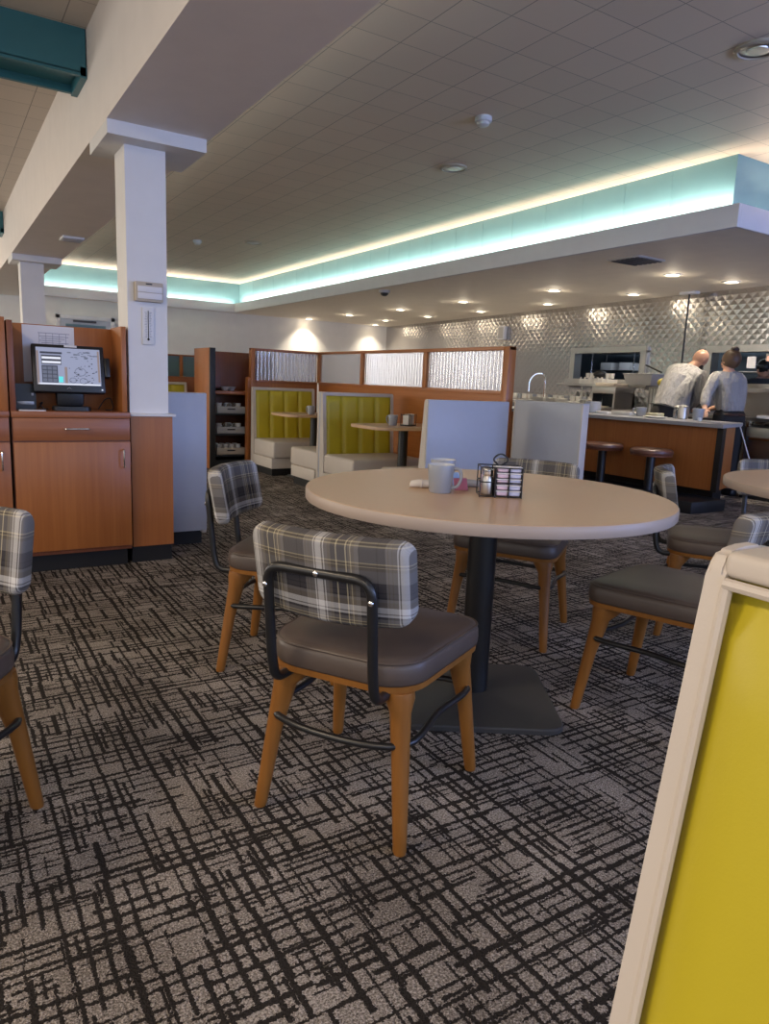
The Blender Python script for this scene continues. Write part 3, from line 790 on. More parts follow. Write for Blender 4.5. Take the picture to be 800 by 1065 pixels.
for x in (-.068, .068):
    for y in (-.043, .043): b.cyl((x, y, 0), (x, y, .11), .003, n=6)
b.tube([(-.068, -.043, .1), (.068, -.043, .1), (.068, .043, .1), (-.068, .043, .1)], .0025, 6, closed=True); b.build('wire_frame', M['blackm'], t)
for k, m in enumerate(('china', 'beigepl', 'greypl', 'china')):
    x = 3.67+(-.045+k*.03)*math.cos(.5); y = 5.50+(-.045+k*.03)*math.sin(.5)
    b = MB(); b.box(-.012, .012, -.03, .03, 0, .085+.01*(k % 2), .004, M=Matrix.Translation((x, y, .755)) @ Matrix.Rotation(.5, 4, 'Z'))
    tag(b.build('sugar_packet', M[m]), 'upright packets in the small caddy on the nearer booth table', 'packet', 'packets in the booth table caddy')

# ------------------------------------------------------------------ tray station beside the booths
st = thing('service_station', 'dark cherry service station with glass racks beside the far bench', 'station', (0, 0, 0))
b = MB(); b.box(2.80, 2.83, 8.52, 9.12, 0, 1.45, .002); b.build('side_panel', M['cherry'], st)
b = MB(); b.box(2.795, 2.86, 8.48, 8.52, .0, 1.45, .002); b.build('front_edge', M['kick'], st)
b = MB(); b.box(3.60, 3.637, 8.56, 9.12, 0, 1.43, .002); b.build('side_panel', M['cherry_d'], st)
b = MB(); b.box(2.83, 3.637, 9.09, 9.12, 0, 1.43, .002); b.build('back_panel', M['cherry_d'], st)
b = MB(); b.box(2.83, 3.60, 8.56, 9.09, .905, .945, .003); b.build('counter', M['cherry_h'], st)
for z in (.67, .42, .16):
    b = MB(); b.box(2.83, 3.60, 8.57, 9.09, z-.02, z, .002); b.build('shelf', M['kick'], st)
b = MB(); b.box(2.87, 3.60, 8.56, 9.05, 0, .1); b.build('kickboard', M['kick'], st)
POS = ['top', 'middle', 'bottom']
for k, z in enumerate((.67, .42, .16)):
    t = thing('glass_rack', 'grey plastic rack of glasses on %s shelf of the service station' % POS[k], 'rack', (3.10, 8.80, z+.0015), 0, 'glass racks in the service station')
    b = MB()
    for a in (-.185, .177): b.box(a, a+.008, -.2, .2, 0, .085, .002)
    for a in (-.2, .192): b.box(-.185, .185, a, a+.008, 0, .085, .002)
    b.box(-.185, .185, -.2, .2, 0, .006); b.build('basket', M['greypl'] if k < 2 else M['beigepl'], t)
    b = MB(); b.box(-.05, .05, -.206, -.199, .045, .06, .002); b.build('handle_slot', M['kick'], t)
    for i in range(4):
        for j in range(2):
            b = MB(); b.lathe([(.028, 0), (.030, .004), (.034, .115), (.032, .115), (.028, .008)], c=(2.975+i*.083, 8.70+j*.13, z+.0095), n=14, cap1=False)
            tag(b.build('drinking_glass', M['glass'] if (i+j) % 3 and k < 2 else M['china']), ('upturned glass in the %s rack of the service station' if k < 2 else 'cup in the %s rack of the service station') % POS[k], 'glass', 'glasses in the %s rack' % POS[k])  # opaque white on some glasses stands in for their bright highlights
for k, x in enumerate((3.07, 3.17)):
    b = MB(); b.lathe([(.03, 0), (.035, .008), (.062, .05), (.06, .052), (.03, .01)], c=(x-.03, 8.66+.06*k, .946), n=20)
    tag(b.build('bowl', M['greypl']), ['grey bowl on service station counter, on the left', 'grey bowl on service station counter, against right side panel'][k], 'bowl')
b = MB(); b.lathe([(.10, 0), (.13, .012), (.128, .016), (.09, .006)], c=(3.10, 8.93, .946), n=24); tag(b.build('serving_tray', M['black']), 'dark round tray at the back of the service station counter', 'tray')

# ------------------------------------------------------------------ cashier cabinet
def cabinet(label, x0, x1, yf, hutch_label=None):
    t = thing('cashier_cabinet', label, 'cabinet', (x0, yf, 0))
    w = x1-x0; D = 4.60-yf
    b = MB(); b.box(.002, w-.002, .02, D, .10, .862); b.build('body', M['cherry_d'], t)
    b = MB(); b.box(0, w, -.004, D, .862, .895, .002); b.build('worktop', M['cherry_h'], t)
    d = MB(); d.box(.006, w-.003, 0, .02, .738, .860, .002); d = d.build('drawer', M['cherry_h'], t)
    b = MB(); b.tube(arc([(w*.42, 0, .803), (w*.42, -.028, .803), (w*.63, -.028, .803), (w*.63, 0, .803)], .008, 3), .005, 8); b.build('handle', M['chrome'], d)
    d = MB(); d.box(.006, w-.003, 0, .02, .125, .730, .002); d = d.build('door', M['cherry'], t)
    b = MB(); b.tube(arc([(w-.045, 0, .685), (w-.045, -.028, .685), (w-.045, -.028, .585), (w-.045, 0, .585)], .008, 3), .005, 8); b.build('handle', M['chrome'], d)
    b = MB(); b.box(.02, w-.02, .06, D, 0, .10); b.build('kickboard', M['kick'], t)
    return t
c = cabinet('cherry cashier cabinet with drawer and door under the monitor', .33, .935, 4.25)
b = MB(); b.box(.575, .603, .06, .347, .895, 1.372, .002)
b.build('hutch_side', M['cherry'], c)
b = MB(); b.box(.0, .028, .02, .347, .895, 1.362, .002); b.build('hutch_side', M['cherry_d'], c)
b = MB(); b.box(.0, .603, .322, .347, .895, 1.365, .002); b.build('hutch_back', M['cherry'], c)
c = cabinet('neighbouring cherry cabinet cut off by left edge of picture', -.32, .322, 4.25)
b = MB(); b.box(.60, .642, .02, .347, .895, 1.375, .002); b.build('hutch_side', M['cherry'], c)
b = MB(); b.box(.0, .60, .322, .347, .895, 1.365, .002); b.build('hutch_back', M['cherry'], c)

# point of sale monitor
MW, MH = .185, .128
ps = thing('touchscreen_terminal', 'black touchscreen terminal standing on the cashier cabinet', 'monitor', (.640, 4.40, .8965), math.radians(-3))
TL = Matrix.Translation((0, -.03, .235)) @ Matrix.Rotation(math.radians(-14), 4, 'X')
def tb(nm, mat, x0, x1, y0, y1, z0, z1, bev=.0, par=ps):
    b = MB(); b.box(x0, x1, y0, y1, z0, z1, bev, M=TL); return b.build(nm, M[mat], par)
tb('housing', 'black', -MW, MW, 0, .05, -MH-.01, MH, .008)
sc = tb('screen', 'scrbg', -MW+.022, MW-.022, -.0015, .002, -MH+.03, MH-.02)
tb('sticker', 'plast', -.02, .045, -.002, .001, MH-.014, MH-.003)
tb('power_light', 'scrw', MW-.022, MW-.014, -.002, .001, -MH+.004, -MH+.011)
b = MB(); b.poly([(-.016, -.004), (.0, .008), (.016, -.004), (.0, .0)], -.002, 0, M=TL @ Matrix.Translation((-.005, 0, -MH+.012)) @ Matrix.Rotation(PI/2, 4, 'X')); b.build('badge', M['plast'], ps)
e = -.0030
def ui(mat, rects, nm='screen_graphic'):
    b = MB()
    for x0, x1, z0, z1 in rects: b.box(x0, x1, e, -.001, z0, z1, M=TL)
    b.build(nm, M[mat], sc)
sx0, sx1, sz0, sz1 = -MW+.022, MW-.022, -MH+.03, MH-.02
ui('scrd', [(sx0+.02, sx0+.13, sz1-.035, sz1-.024), (sx0+.025, sx0+.125, sz1-.094, sz1-.042), (sx0+.025, sx0+.105, sz0+.012, sz1-.10)])
e = -.0038
ui('scrw', [(sx0+.028, sx0+.122, sz1-.064, sz1-.052), (sx0+.028, sx0+.122, sz1-.088, sz1-.076)])
ui('scrg', [(sx0+.029+i*.025, sx0+.050+i*.025, sz0+.016+j*.022, sz0+.033+j*.022) for i in range(3) for j in range(4)])
ui('scrc', [(sx0+.108, sx0+.130, sz0+.014, sz0+.046)])
for q in ((sx0+.001, sx0+.012, sz0, sz1-.02), (sx1-.014, sx1-.004, sz0+.02, sz1-.01), (sx0+.14, sx0+.153, sz0+.01, sz0+.1)): ui('scrt', [q])
random.seed(3)
ui('scrg', [(a, a+random.uniform(.004, .02), c, c+random.uniform(.003, .008)) for a, c in [(random.uniform(sx0+.155, sx1-.03), random.uniform(sz1-.06, sz1-.02)) for _ in range(26)]])
ui('scrd', [(a, a+random.uniform(.003, .010), c, c+random.uniform(.002, .006)) for a, c in [(random.uniform(sx0+.16, sx1-.02), random.uniform(sz0+.01, sz1-.065)) for _ in range(34)]])
ui('scrw', [(sx0+.004, sx1-.004, sz0+.001, sz0+.008)])
for (cx, cz, r) in ((sx0+.18, sz0+.027, .017), (sx0+.235, sz0+.024, .02), (sx0+.22, sz0+.075, .028)):
    b = MB(); b.tube([TL @ Vector((cx+r*math.cos(2*PI*k/20), -.0035, cz+r*.8*math.sin(2*PI*k/20))) for k in range(20)], .0016, 5, closed=True)
    b.build('screen_graphic', M['scrg'], sc)
b = MB(); b.poly(rpoly([(-.10, -.08), (.11, -.08), (.085, .07), (-.08, .07)], .03, 5), .0, .022); b.box(-.07, .075, -.02, .05, .02, .17, .02); b.build('stand', M['black'], ps)
b = MB(); b.box(MW, MW+.03, .0, .055, -.045, .065, .006, M=TL); b.build('card_reader', M['black'], ps)
pr = thing('receipt_printer', 'black receipt printer at left of the touchscreen terminal', 'printer', (.418, 4.492, .8965)); pr.scale = (.82, .85, 1)
b = MB(); b.poly([(-.09, 0), (.09, 0), (.09, .06), (.06, .13), (-.09, .14)], -.065, .065, M=Matrix(((0, 0, 1, 0), (1, 0, 0, 0), (0, 1, 0, 0), (0, 0, 0, 1)))); bmesh.ops.bevel(b.bm, geom=b.bm.edges[:], offset=.006, segments=2, affect='EDGES'); b.build('housing', M['black'], pr)
b = MB(); b.box(-.05, .05, -.094, -.088, .025, .045, .001); b.build('paper_slot', M['steeldark'], pr)
b = MB(); b.box(.035, .05, -.096, -.088, .075, .09, .002); b.build('button', M['greypl'], pr)
b = MB(); b.box(.37, .50, 4.262, 4.32, .8955, .9005, .001); tag(b.build('paper_slip', M['paper']), 'white paper slip lying in front of the receipt printer', 'paper')
# paper sheet pinned to the hutch back
pp = thing('paper_sheet', 'white seating chart sheet pinned behind the touchscreen terminal', 'paper', (.585, 4.5705, 1.21))
b = MB(); b.box(-.155, .115, -.002, 0, -.165, .15); b.build('sheet', M['paper'], pp)
b = MB()
for q in range(6):
    z = .09-q*.012; b.box(-.07+.01*(q % 2), .085-.02*(q % 3), -.0026, -.0018, z, z+.003)
b.box(-.075, .09, -.0026, -.0018, .108, .111)
for q in range(5): b.box(-.07+q*.035, -.068+q*.035, -.0026, -.0018, .03, .108)
b.build('drawing', M['ink'], pp)
b = MB(); b.tube(arc([(.80, 4.45, .902), (.84, 4.47, .96), (.87, 4.45, .97), (.88, 4.42, .91), (.86, 4.38, .900), (.83, 4.40, .900)], .04, 5), .0035, 6); tag(b.build('cable', M['black']), 'black cable looping right of the terminal stand', 'cable')
b = MB(); b.tube(arc([(.485, 4.46, .902), (.51, 4.44, .94), (.485, 4.40, .93), (.50, 4.36, .902), (.525, 4.38, .902)], .04, 5), .0035, 6); tag(b.build('cable', M['black']), 'black cable between the printer and the terminal stand', 'cable')
# things on the column
t = thing('door_chime', 'beige framed chime box with two white bars on the column', 'chime box', (1.062, 4.33, 1.570))
b = MB(); b.box(-.077, .077, -.045, 0, -.052, .055, .005); b.build('case', M['beigepl'], t)
for z in (-.038, -.002):
    b = MB(); b.box(-.066, .070, -.052, -.044, z, z+.033, .003); b.build('bar', M['paper'], t)
b = MB(); b.box(-.02, .015, -.048, -.044, .04, .047, .001); b.build('mark', M['black'], t)
t = thing('thermometer', 'tall white wall thermometer below chime box on the column', 'thermometer', (1.060, 4.33, 1.385))
b = MB(); b.box(-.033, .033, -.012, 0, -.105, .102, .004); b.build('plate', M['plast'], t)
b = MB()
for k in range(17):
    z = -.062+k*.0085; wd = .013 if k % 4 == 0 else .009
    b.box(-.007-wd, -.007, -.0132, -.0115, z, z+.0022); b.box(.007, .007+wd, -.0132, -.0115, z, z+.0022)
b.build('scale', M['ink'], t)
b = MB(); b.cyl((0, -.014, -.07), (0, -.014, .085), .0022, n=8); b.ball((0, -.014, -.074), .007, 1, .6, 1); b.build('tube', M['black'], t)

# ------------------------------------------------------------------ lunch counter
ZB0, ZBT = .20, .862
bar = thing('lunch_counter', 'long low lunch counter with orange wood front and grey top', 'counter', (0, 0, 0))
BE, BY = 4.22, 11.5
b = MB(); b.poly([(6.50, BE), (7.02, BE+.20), (7.02, BY), (6.50, BY)], ZB0, .825); b.build('front_panel', M['cherry'], bar)
b = MB(); b.poly([(6.485, BE-.012), (6.60, BE+.028), (6.595, BE+.055), (6.485, BE+.05)], ZB0-.01, .828); b.build('corner_post', M['kick'], bar)
b = MB(); b.poly([(6.40, BE-.06), (7.12, BE+.21), (7.30, BE+.30), (7.30, BY), (6.40, BY)], .825, ZBT); bmesh.ops.bevel(b.bm, geom=[e for e in b.bm.edges if abs(e.verts[0].co.z-e.verts[1].co.z) < 1e-5], offset=.004, segments=2, affect='EDGES'); b.build('countertop', M['ctop'], bar)
b = MB(); b.poly([(6.64, BE+.12), (7.0, BE+.26), (7.0, BY), (6.64, BY)], 0, ZB0); b.build('kickboard', M['kick'], bar)
b = MB(); b.tube([(7.05, BE+.17, .825), (7.15, BE+.08, .48)], .006, 6); b.build('end_trim', M['plast'], bar)
b = MB(); b.box(6.10, 6.64, BE-.03, BY, 0, .115, .004); b.build('foot_platform', M['kick'], bar)
def stool(label, y, first=None):
    t = thing('counter_stool', label, 'stool', (6.22, y, .116), 0, 'round stools along the lunch counter')
    b = MB(); b.lathe([(.16, .395), (.205, .40), (.215, .42), (.21, .445), (.19, .458), (.05, .462), (.001, .462)], n=36, cap1=False); b.build('seat', M['stoolv'], t)
    b = MB(); b.lathe([(.17, .383), (.206, .386), (.207, .40), (.16, .402)], n=36); b.build('seat_band', M['cherry_d'], t)
    b = MB(); b.cyl((0, 0, .01), (0, 0, .39), .045); b.build('pole', M['blackm'], t)
    b = MB(); b.lathe([(.15, 0), (.15, .012), (.06, .03)], n=28); b.build('base', M['blackm'], t)
    return t
s = stool('brown topped counter stool farther from the counter end', 5.44)
copy_tree(s, (6.22, 4.80, .116), 0, 'brown topped counter stool nearer the counter end, behind the blue plaid back')

# back counter along the steel wall
bc = thing('back_counter', 'stainless back counter running along the quilted steel wall', 'counter', (0, 0, 0))
def bcx(y, o): return XW(y)-o
b = MB(); b.poly([(bcx(6.3, .72), 6.3), (bcx(6.3, .03), 6.3), (bcx(12, .03), 12), (bcx(12, .72), 12)], .0, .86); b.build('cabinet', M['steeldark'], bc)
b = MB(); b.poly([(bcx(6.28, .75), 6.28), (bcx(6.28, .025), 6.28), (bcx(12, .025), 12), (bcx(12, .75), 12)], .86, .90); b.build('worktop', M['steel'], bc)
bc2 = thing('back_counter', 'steel work counter at right below the wide pass-through window', 'counter', (0, 0, 0))
b = MB(); b.poly([(bcx(1.3, .42), 1.3), (bcx(1.3, .03), 1.3), (bcx(5.75, .03), 5.75), (bcx(5.75, .42), 5.75)], .0, .80); b.build('cabinet', M['steeldark'], bc2)
b = MB(); b.poly([(bcx(1.3, .46), 1.3), (bcx(1.3, .025), 1.3), (bcx(5.75, .025), 5.75), (bcx(5.75, .46), 5.75)], .86, .90); b.build('worktop', M['steel'], bc2)
b = MB(); b.poly([(bcx(1.3, .36), 1.3), (bcx(1.3, .025), 1.3), (bcx(5.75, .025), 5.75), (bcx(5.75, .36), 5.75)], 1.19, 1.23); b.build('pass_shelf', M['steel'], bc2)
b = MB(); b.poly([(bcx(1.3, .06), 1.3), (bcx(1.3, .03), 1.3), (bcx(5.75, .03), 5.75), (bcx(5.75, .06), 5.75)], .9, 1.19); b.build('backsplash', M['steel'], bc2)
b = MB()
for k in range(5):
    y = 2.2+k*.9; b.poly([(bcx(y, .445), y), (bcx(y, .40), y), (bcx(y, .40), y+.03), (bcx(y, .445), y+.03)], 0, .86)
b.build('leg', M['chrome'], bc2)
# equipment under the work counter at right
for k, (y, w, lb, m) in enumerate(((4.35, .42, 'grey steel fridge unit under the right work counter', 'steel'), (3.75, .36, 'second steel unit under the right work counter, cut by picture edge', 'steeldark'))):
    t = thing('undercounter_fridge', lb, 'fridge', (7.78, y, 0))
    b = MB(); b.box(0, .12, 0, w, .35, .80, .006); b.build('body', M[m], t)
    b = MB(); b.box(-.02, -.0, .03, w-.03, .66, .70, .004); b.build('handle', M['chrome'], t)
    b = MB(); b.box(0, .12, 0.02, w-.02, 0, .35); b.build('base', M['kick'], t)

# wall shelf under the left pass-through, with a dish rack and a bus tub
ws = thing('wall_shelf', 'steel shelf under the left pass-through window', 'shelf', (0, 0, 0))
b = MB(); b.poly([(bcx(6.55, .40), 6.55), (bcx(6.55, .03), 6.55), (bcx(8.35, .03), 8.35), (bcx(8.35, .42), 8.35)], 1.205, 1.235); b.build('board', M['steel'], ws)
for y in (6.7, 8.2):
    b = MB(); b.poly([(-.30, 0), (0, 0), (0, -.06)], -.01, .01, M=Matrix.Translation((bcx(y, .03), y, 1.205)) @ Matrix.Rotation(PI/2, 4, 'X')); b.build('bracket', M['steel'], ws)
t = thing('dish_rack', 'white dish rack of cups on the steel shelf', 'rack', (bcx(7.6, .22), 7.6, 1.236))
b = MB(); b.box(-.14, .14, -.28, .28, 0, .07, .006)
for k in range(7): b.box(-.145, -.138, -.26+k*.082, -.235+k*.082, .01, .10)
b.build('basket', M['china'], t)
b = MB(); b.box(-.145, .145, -.1, .1, .07, .085, .004); b.build('rim', M['plast'], t)
b = MB(); b.ball((bcx(7.6, .22), 7.60, 1.380), .10, 1, 1, .55); tag(b.build('bowl', M['black']), 'dark upturned bowl on top of the white dish rack', 'bowl')
for k in range(4):
    b = MB(); b.lathe([(.03, 0), (.038, .075), (.036, .075), (.028, .006)], c=(bcx(7.6, .22), (7.37, 7.45, 7.75, 7.83)[k], 1.3225), n=16, cap1=False)
    tag(b.build('cup', M['china']), 'white cup standing in the dish rack on the steel shelf', 'cup', 'cups in the white dish rack')
t = thing('bus_tub', 'grey bus tub at right end of the steel shelf', 'tub', (bcx(6.72, .26), 6.68, 1.236))
b = MB(); b.loft([[(-.15, -.2, 0), (.15, -.2, 0), (.15, .2, 0), (-.15, .2, 0)], [(-.18, -.24, .15), (.18, -.24, .15), (.18, .24, .15), (-.18, .24, .15)], [(-.17, -.23, .15), (.17, -.23, .15), (.17, .23, .15), (-.17, .23, .15)], [(-.145, -.195, .01), (.145, -.195, .01), (.145, .195, .01), (-.145, .195, .01)]]); b.build('tub', M['greypl'], t)
b = MB(); b.box(-.19, .19, -.25, .25, .145, .158, .004); b.build('rim', M['greypl'], t)
b = MB(); b.box(-.02, .02, -.18, .1, .0, .02, .006, M=Matrix.Translation((bcx(6.6, .26), 6.60, 1.47)) @ Matrix.Rotation(.35, 4, 'X')); tag(b.build('knife', M['black']), 'dark utensil sticking out of the grey bus tub', 'utensil')

# towers and machines between counter and wall
t = thing('equipment_stand', 'greenish steel cabinet tower beside the man', 'cabinet', (7.92, 5.95, 0))
b = MB(); b.box(0, .42, 0, .31, 0, 1.215, .006); b.build('body', M['steeldark'], t)
for k in range(6):
    b = MB(); b.box(-.008, 0, .02+k*.046, .045+k*.046, .55, 1.19, .002); b.build('slat', M['steel'], t)
b = MB(); b.ball((8.06, 6.14, 1.275), .075, 1.1, 1.2, .8); tag(b.build('sponge', M['yellow']), 'round yellow object on top of the steel tower behind the man', 'bowl')
t = thing('toaster', 'steel conveyor toaster on the back counter with dark opening', 'toaster', (7.80, 6.70, .9015))
b = MB(); b.box(0, .40, 0, .42, .20, .30, .012); b.box(0, .40, 0, .03, 0, .21); b.box(0, .40, .39, .42, 0, .21); b.box(.36, .40, 0, .42, 0, .21); b.build('housing', M['steel'], t)
b = MB(); b.box(.2, .36, .03, .39, 0, .2); b.build('chamber', M['kick'], t)
b = MB(); b.box(-.10, .2, .03, .39, 0, .02, .004); b.build('tray', M['steel'], t)
b = MB(); b.box(.02, .30, .04, .38, .30, .345, .01); b.build('top_tray', M['beigepl'], t)
for k in range(2):
    b = MB(); b.box(7.72+.02*k, 7.82+.02*k, 6.80+.12*k, 6.90+.12*k, .9225, .936, .005); tag(b.build('bread_slice', M['beigepl']), 'slice of bread on the toaster tray', 'bread', 'bread slices on the toaster tray')
# faucet
t = thing('faucet', 'tall curved chrome faucet on the back counter', 'faucet', (8.14, 8.40, .9015))
b = MB(); b.tube(arc([(0, 0, 0), (0, 0, .40), (-.05, .0, .47), (-.14, .08, .46), (-.2, .13, .36), (-.2, .13, .18)], .08, 6), .015, 8); b.build('spout', M['chrome'], t)
b = MB(); b.lathe([(.035, 0), (.035, .03), (.015, .05)], n=16); b.build('base', M['chrome'], t)
# crockery along the back counter
b = MB(); b.poly([(bcx(7.2, .50), 7.2), (bcx(7.2, .12), 7.2), (bcx(9.7, .12), 9.7), (bcx(9.7, .50), 9.7)], .95, .965)
for y in (7.22, 8.3, 9.6): b.poly([(bcx(y, .49), y), (bcx(y, .13), y), (bcx(y, .13), y+.03), (bcx(y, .49), y+.03)], .9, .95)
b.build('cup_riser', M['steel'], bc)
random.seed(11)
for k in range(9):
    y = 7.3+k*.26; x = 8.06+.0825*(y-7.3)+.02*random.random(); hgt = random.choice((4, 6, 8))
    for j in range(hgt):
        b = MB(); b.lathe([(.05, 0), (.07, .004), (.098, .012), (.095, .014), (.05, .006)], c=(x-.17, y, .901+j*.013), n=20)
        tag(b.build('plate', M['china']), 'white plate in a stack on the back counter left of the toaster', 'plate', 'stacked plates on the back counter')
for k in range(18):
    y = 7.28+k*.13; x = 8.235+.0825*(y-7.3); up = k % 3
    b = MB(); b.lathe([(.032, 0), (.036, .004), (.043, .08), (.041, .08), (.03, .008)], c=(x, y, .966), n=16, cap1=False)
    tag(b.build('cup', M['china'] if up else M['mug']), 'small cup in the row along the back counter behind the plates', 'cup', 'cups along the back counter')
for k in range(8):
    y = 7.26+k*.105; x = 8.40+.0825*(y-7.3)
    b = MB(); b.lathe([(.035, 0), (.035, .10), (.02, .13), (.02, .15), (.0, .152)], c=(x, y, .966), n=14)
    tag(b.build('shaker', M['steeldark'] if k % 2 else M['china']), 'shaker in the cluster behind cups near the toaster', 'shaker', 'shakers near the toaster')
for k in range(6):
    b = MB(); y = 8.22+k*.22; b.ball((8.365+.0825*(y-7.3), y, 1.005), .055, 1.0, 1.3, .7); tag(b.build('upturned_bowl', M['china']), 'upturned white bowl on the cup riser of the back counter', 'bowl', 'upturned bowls on the back counter')
# things standing on the lunch counter
def jar(name, label, cat, x, y, r, h, m, cap=None):
    t = thing(name, label, cat, (x, y, ZBT))
    b = MB(); b.lathe([(r*.92, 0), (r, .006), (r*1.02, h*.9), (r*.96, h)], n=22); b.build('body', M[m], t)
    if cap:
        b = MB(); b.lathe([(r*.9, h), (r*.95, h+.012), (r*.4, h+.028), (0, h+.03)], n=22, cap1=False); b.build('lid', M[cap], t)
jar('canister', 'grey canister on the lunch counter beside the grey bench panel', 'canister', 7.0, 6.34, .095, .14, 'mug')
jar('steel_jar', 'steel jar on the lunch counter in front of the man and woman', 'jar', 7.05, 5.08, .055, .13, 'steel', 'steel')
jar('steel_jar', 'clear lidded jar just left of the steel jar on counter', 'jar', 7.08, 5.18, .042, .12, 'glass', 'steel')
copy_tree(mug, (7.06, 4.90, ZBT), 1.2, 'blue grey mug on the lunch counter between man and woman').scale = (1.35, 1.35, 1.35)
copy_tree(mug, (7.02, 5.62, ZBT), 2.4, 'grey mug on lunch counter in front of the toaster').scale = (1.35, 1.35, 1.1)
b = MB(); b.box(6.92, 7.1, 5.70, 5.98, ZBT, ZBT+.045, .008); tag(b.build('tray', M['china']), 'white tray on lunch counter below the toaster', 'tray')
b = MB(); b.box(6.9, 7.05, 6.02, 6.2, ZBT, ZBT+.03, .006); tag(b.build('menu_stack', M['paper']), 'stack of white papers on counter left of the white tray', 'papers')
b = MB(); b.box(6.95, 7.06, 5.33, 5.5, ZBT, ZBT+.05, .006); tag(b.build('packet_box', M['paleyel']), 'pale yellow packet box on counter below the man', 'box')
b = MB(); b.lathe([(.06, 0), (.1, .006), (.13, .018), (.127, .02), (.06, .008)], c=(6.76, 5.22, ZBT), n=24); tag(b.build('plate', M['china']), 'single white plate on lunch counter in front of the jars', 'plate')
b = MB(); b.lathe([(.018, 0), (.02, .03), (.014, .04)], c=(6.75, 4.66, ZBT), n=14); tag(b.build('creamer_cup', M['plast']), 'tiny white creamer cup near the counter end', 'creamer')
b = MB(); b.box(6.70, 6.86, 4.50, 4.64, ZBT, ZBT+.006, .002, M=None); tag(b.build('menu_card', M['greypl']), 'dark flat card lying on the counter end', 'card')
# papers on the right counter, tickets and heat strip in the right pass-through
for k in range(3):
    b = MB(); b.box(7.86+.02*k, 8.08+.02*k, 4.45-.5*k, 4.72-.5*k, .901, .935+.02*(k == 1), .006); tag(b.build('napkin_stack', M['paper']), ['white napkins on right work counter, nearest the woman', 'taller white napkin stack on right work counter', 'white napkin stack on right work counter at the picture edge'][k], 'napkins')
t = thing('heat_lamp', 'pinkish heat lamp bar hanging in the right pass-through window', 'heat lamp', (XW(4.2)+.02, 4.6, 1.60))
b = MB(); b.box(-.05, .06, -2.2, .42, -.04, .05, .006); b.build('housing', M['steel'], t)
b = MB(); b.box(-.054, -.049, -2.2, .40, -.035, .02); b.build('glow_strip', M['heatE'], t)
b = MB(); b.box(XW(5.15)-.07, XW(5.15)-.06, 5.16, 5.27, 1.48, 1.62); tag(b.build('order_ticket', M['paper']), 'white order ticket hanging in the right pass-through window', 'ticket')
b = MB(); b.lathe([(.06, 0), (.1, .006), (.13, .018), (.127, .02), (.06, .008)], c=(XW(4.6)-.2, 4.75, 1.231), n=24); tag(b.build('plate', M['china']), 'white plate waiting on the right pass-through shelf', 'plate')

# ------------------------------------------------------------------ people (built from joints; r = right, f = away, z = up)
RV, FV = Vector((.847, -.531, 0)), Vector((.531, .847, 0))
def W3(p): return RV*p[0]+FV*p[1]+Vector((0, 0, p[2]))
def skin(name, mat, parent, verts, edges, root, sub=2):
    me = bpy.data.meshes.new(name); me.from_pydata([W3(v[:3]) for v in verts], [], [])
    me = bpy.data.meshes.new(name); me.from_pydata([W3(v[:3]) for v in verts], edges, [])
    o = bpy.data.objects.new(name, me); COL.objects.link(o); o.parent = parent
    md = o.modifiers.new('skin', 'SKIN'); md.use_smooth_shade = True
    sv = me.skin_vertices[0].data
    for i, v in enumerate(verts):
        sv[i].radius = (v[3], v[4] if len(v) > 4 else v[3]); sv[i].use_root = (i == root)
    s = o.modifiers.new('subdivision', 'SUBSURF'); s.levels = sub; s.render_levels = sub
    me.materials.append(mat); return o
def hand(verts, edges, wi, wrist, d, side):
    """palm, four fingers and a thumb grown from wrist vertex wi; d = pointing direction, side = across the palm (r,f,z)"""
    d = Vector(d).normalized(); s = Vector(side).normalized(); dn = Vector((0, 0, -1)); w = Vector(wrist)
    p = w+d*.05; verts.append((*p, .034, .018)); pi = len(verts)-1; edges.append((wi, pi))
    for k, (o, L) in enumerate(((-.030, .068), (-.010, .078), (.010, .074), (.029, .058))):
        a = w+d*.088+s*o; c = a+d*L*.5+dn*.006; e = c+d*L*.4+dn*.018
        i = len(verts); verts += [(*a, .010), (*c, .009), (*e, .008)]; edges += [(pi, i), (i, i+1), (i+1, i+2)]
    a = w+d*.04-s*.040; c = a+d*.03-s*.018; i = len(verts); verts += [(*a, .012), (*c, .010)]; edges += [(pi, i), (i, i+1)]
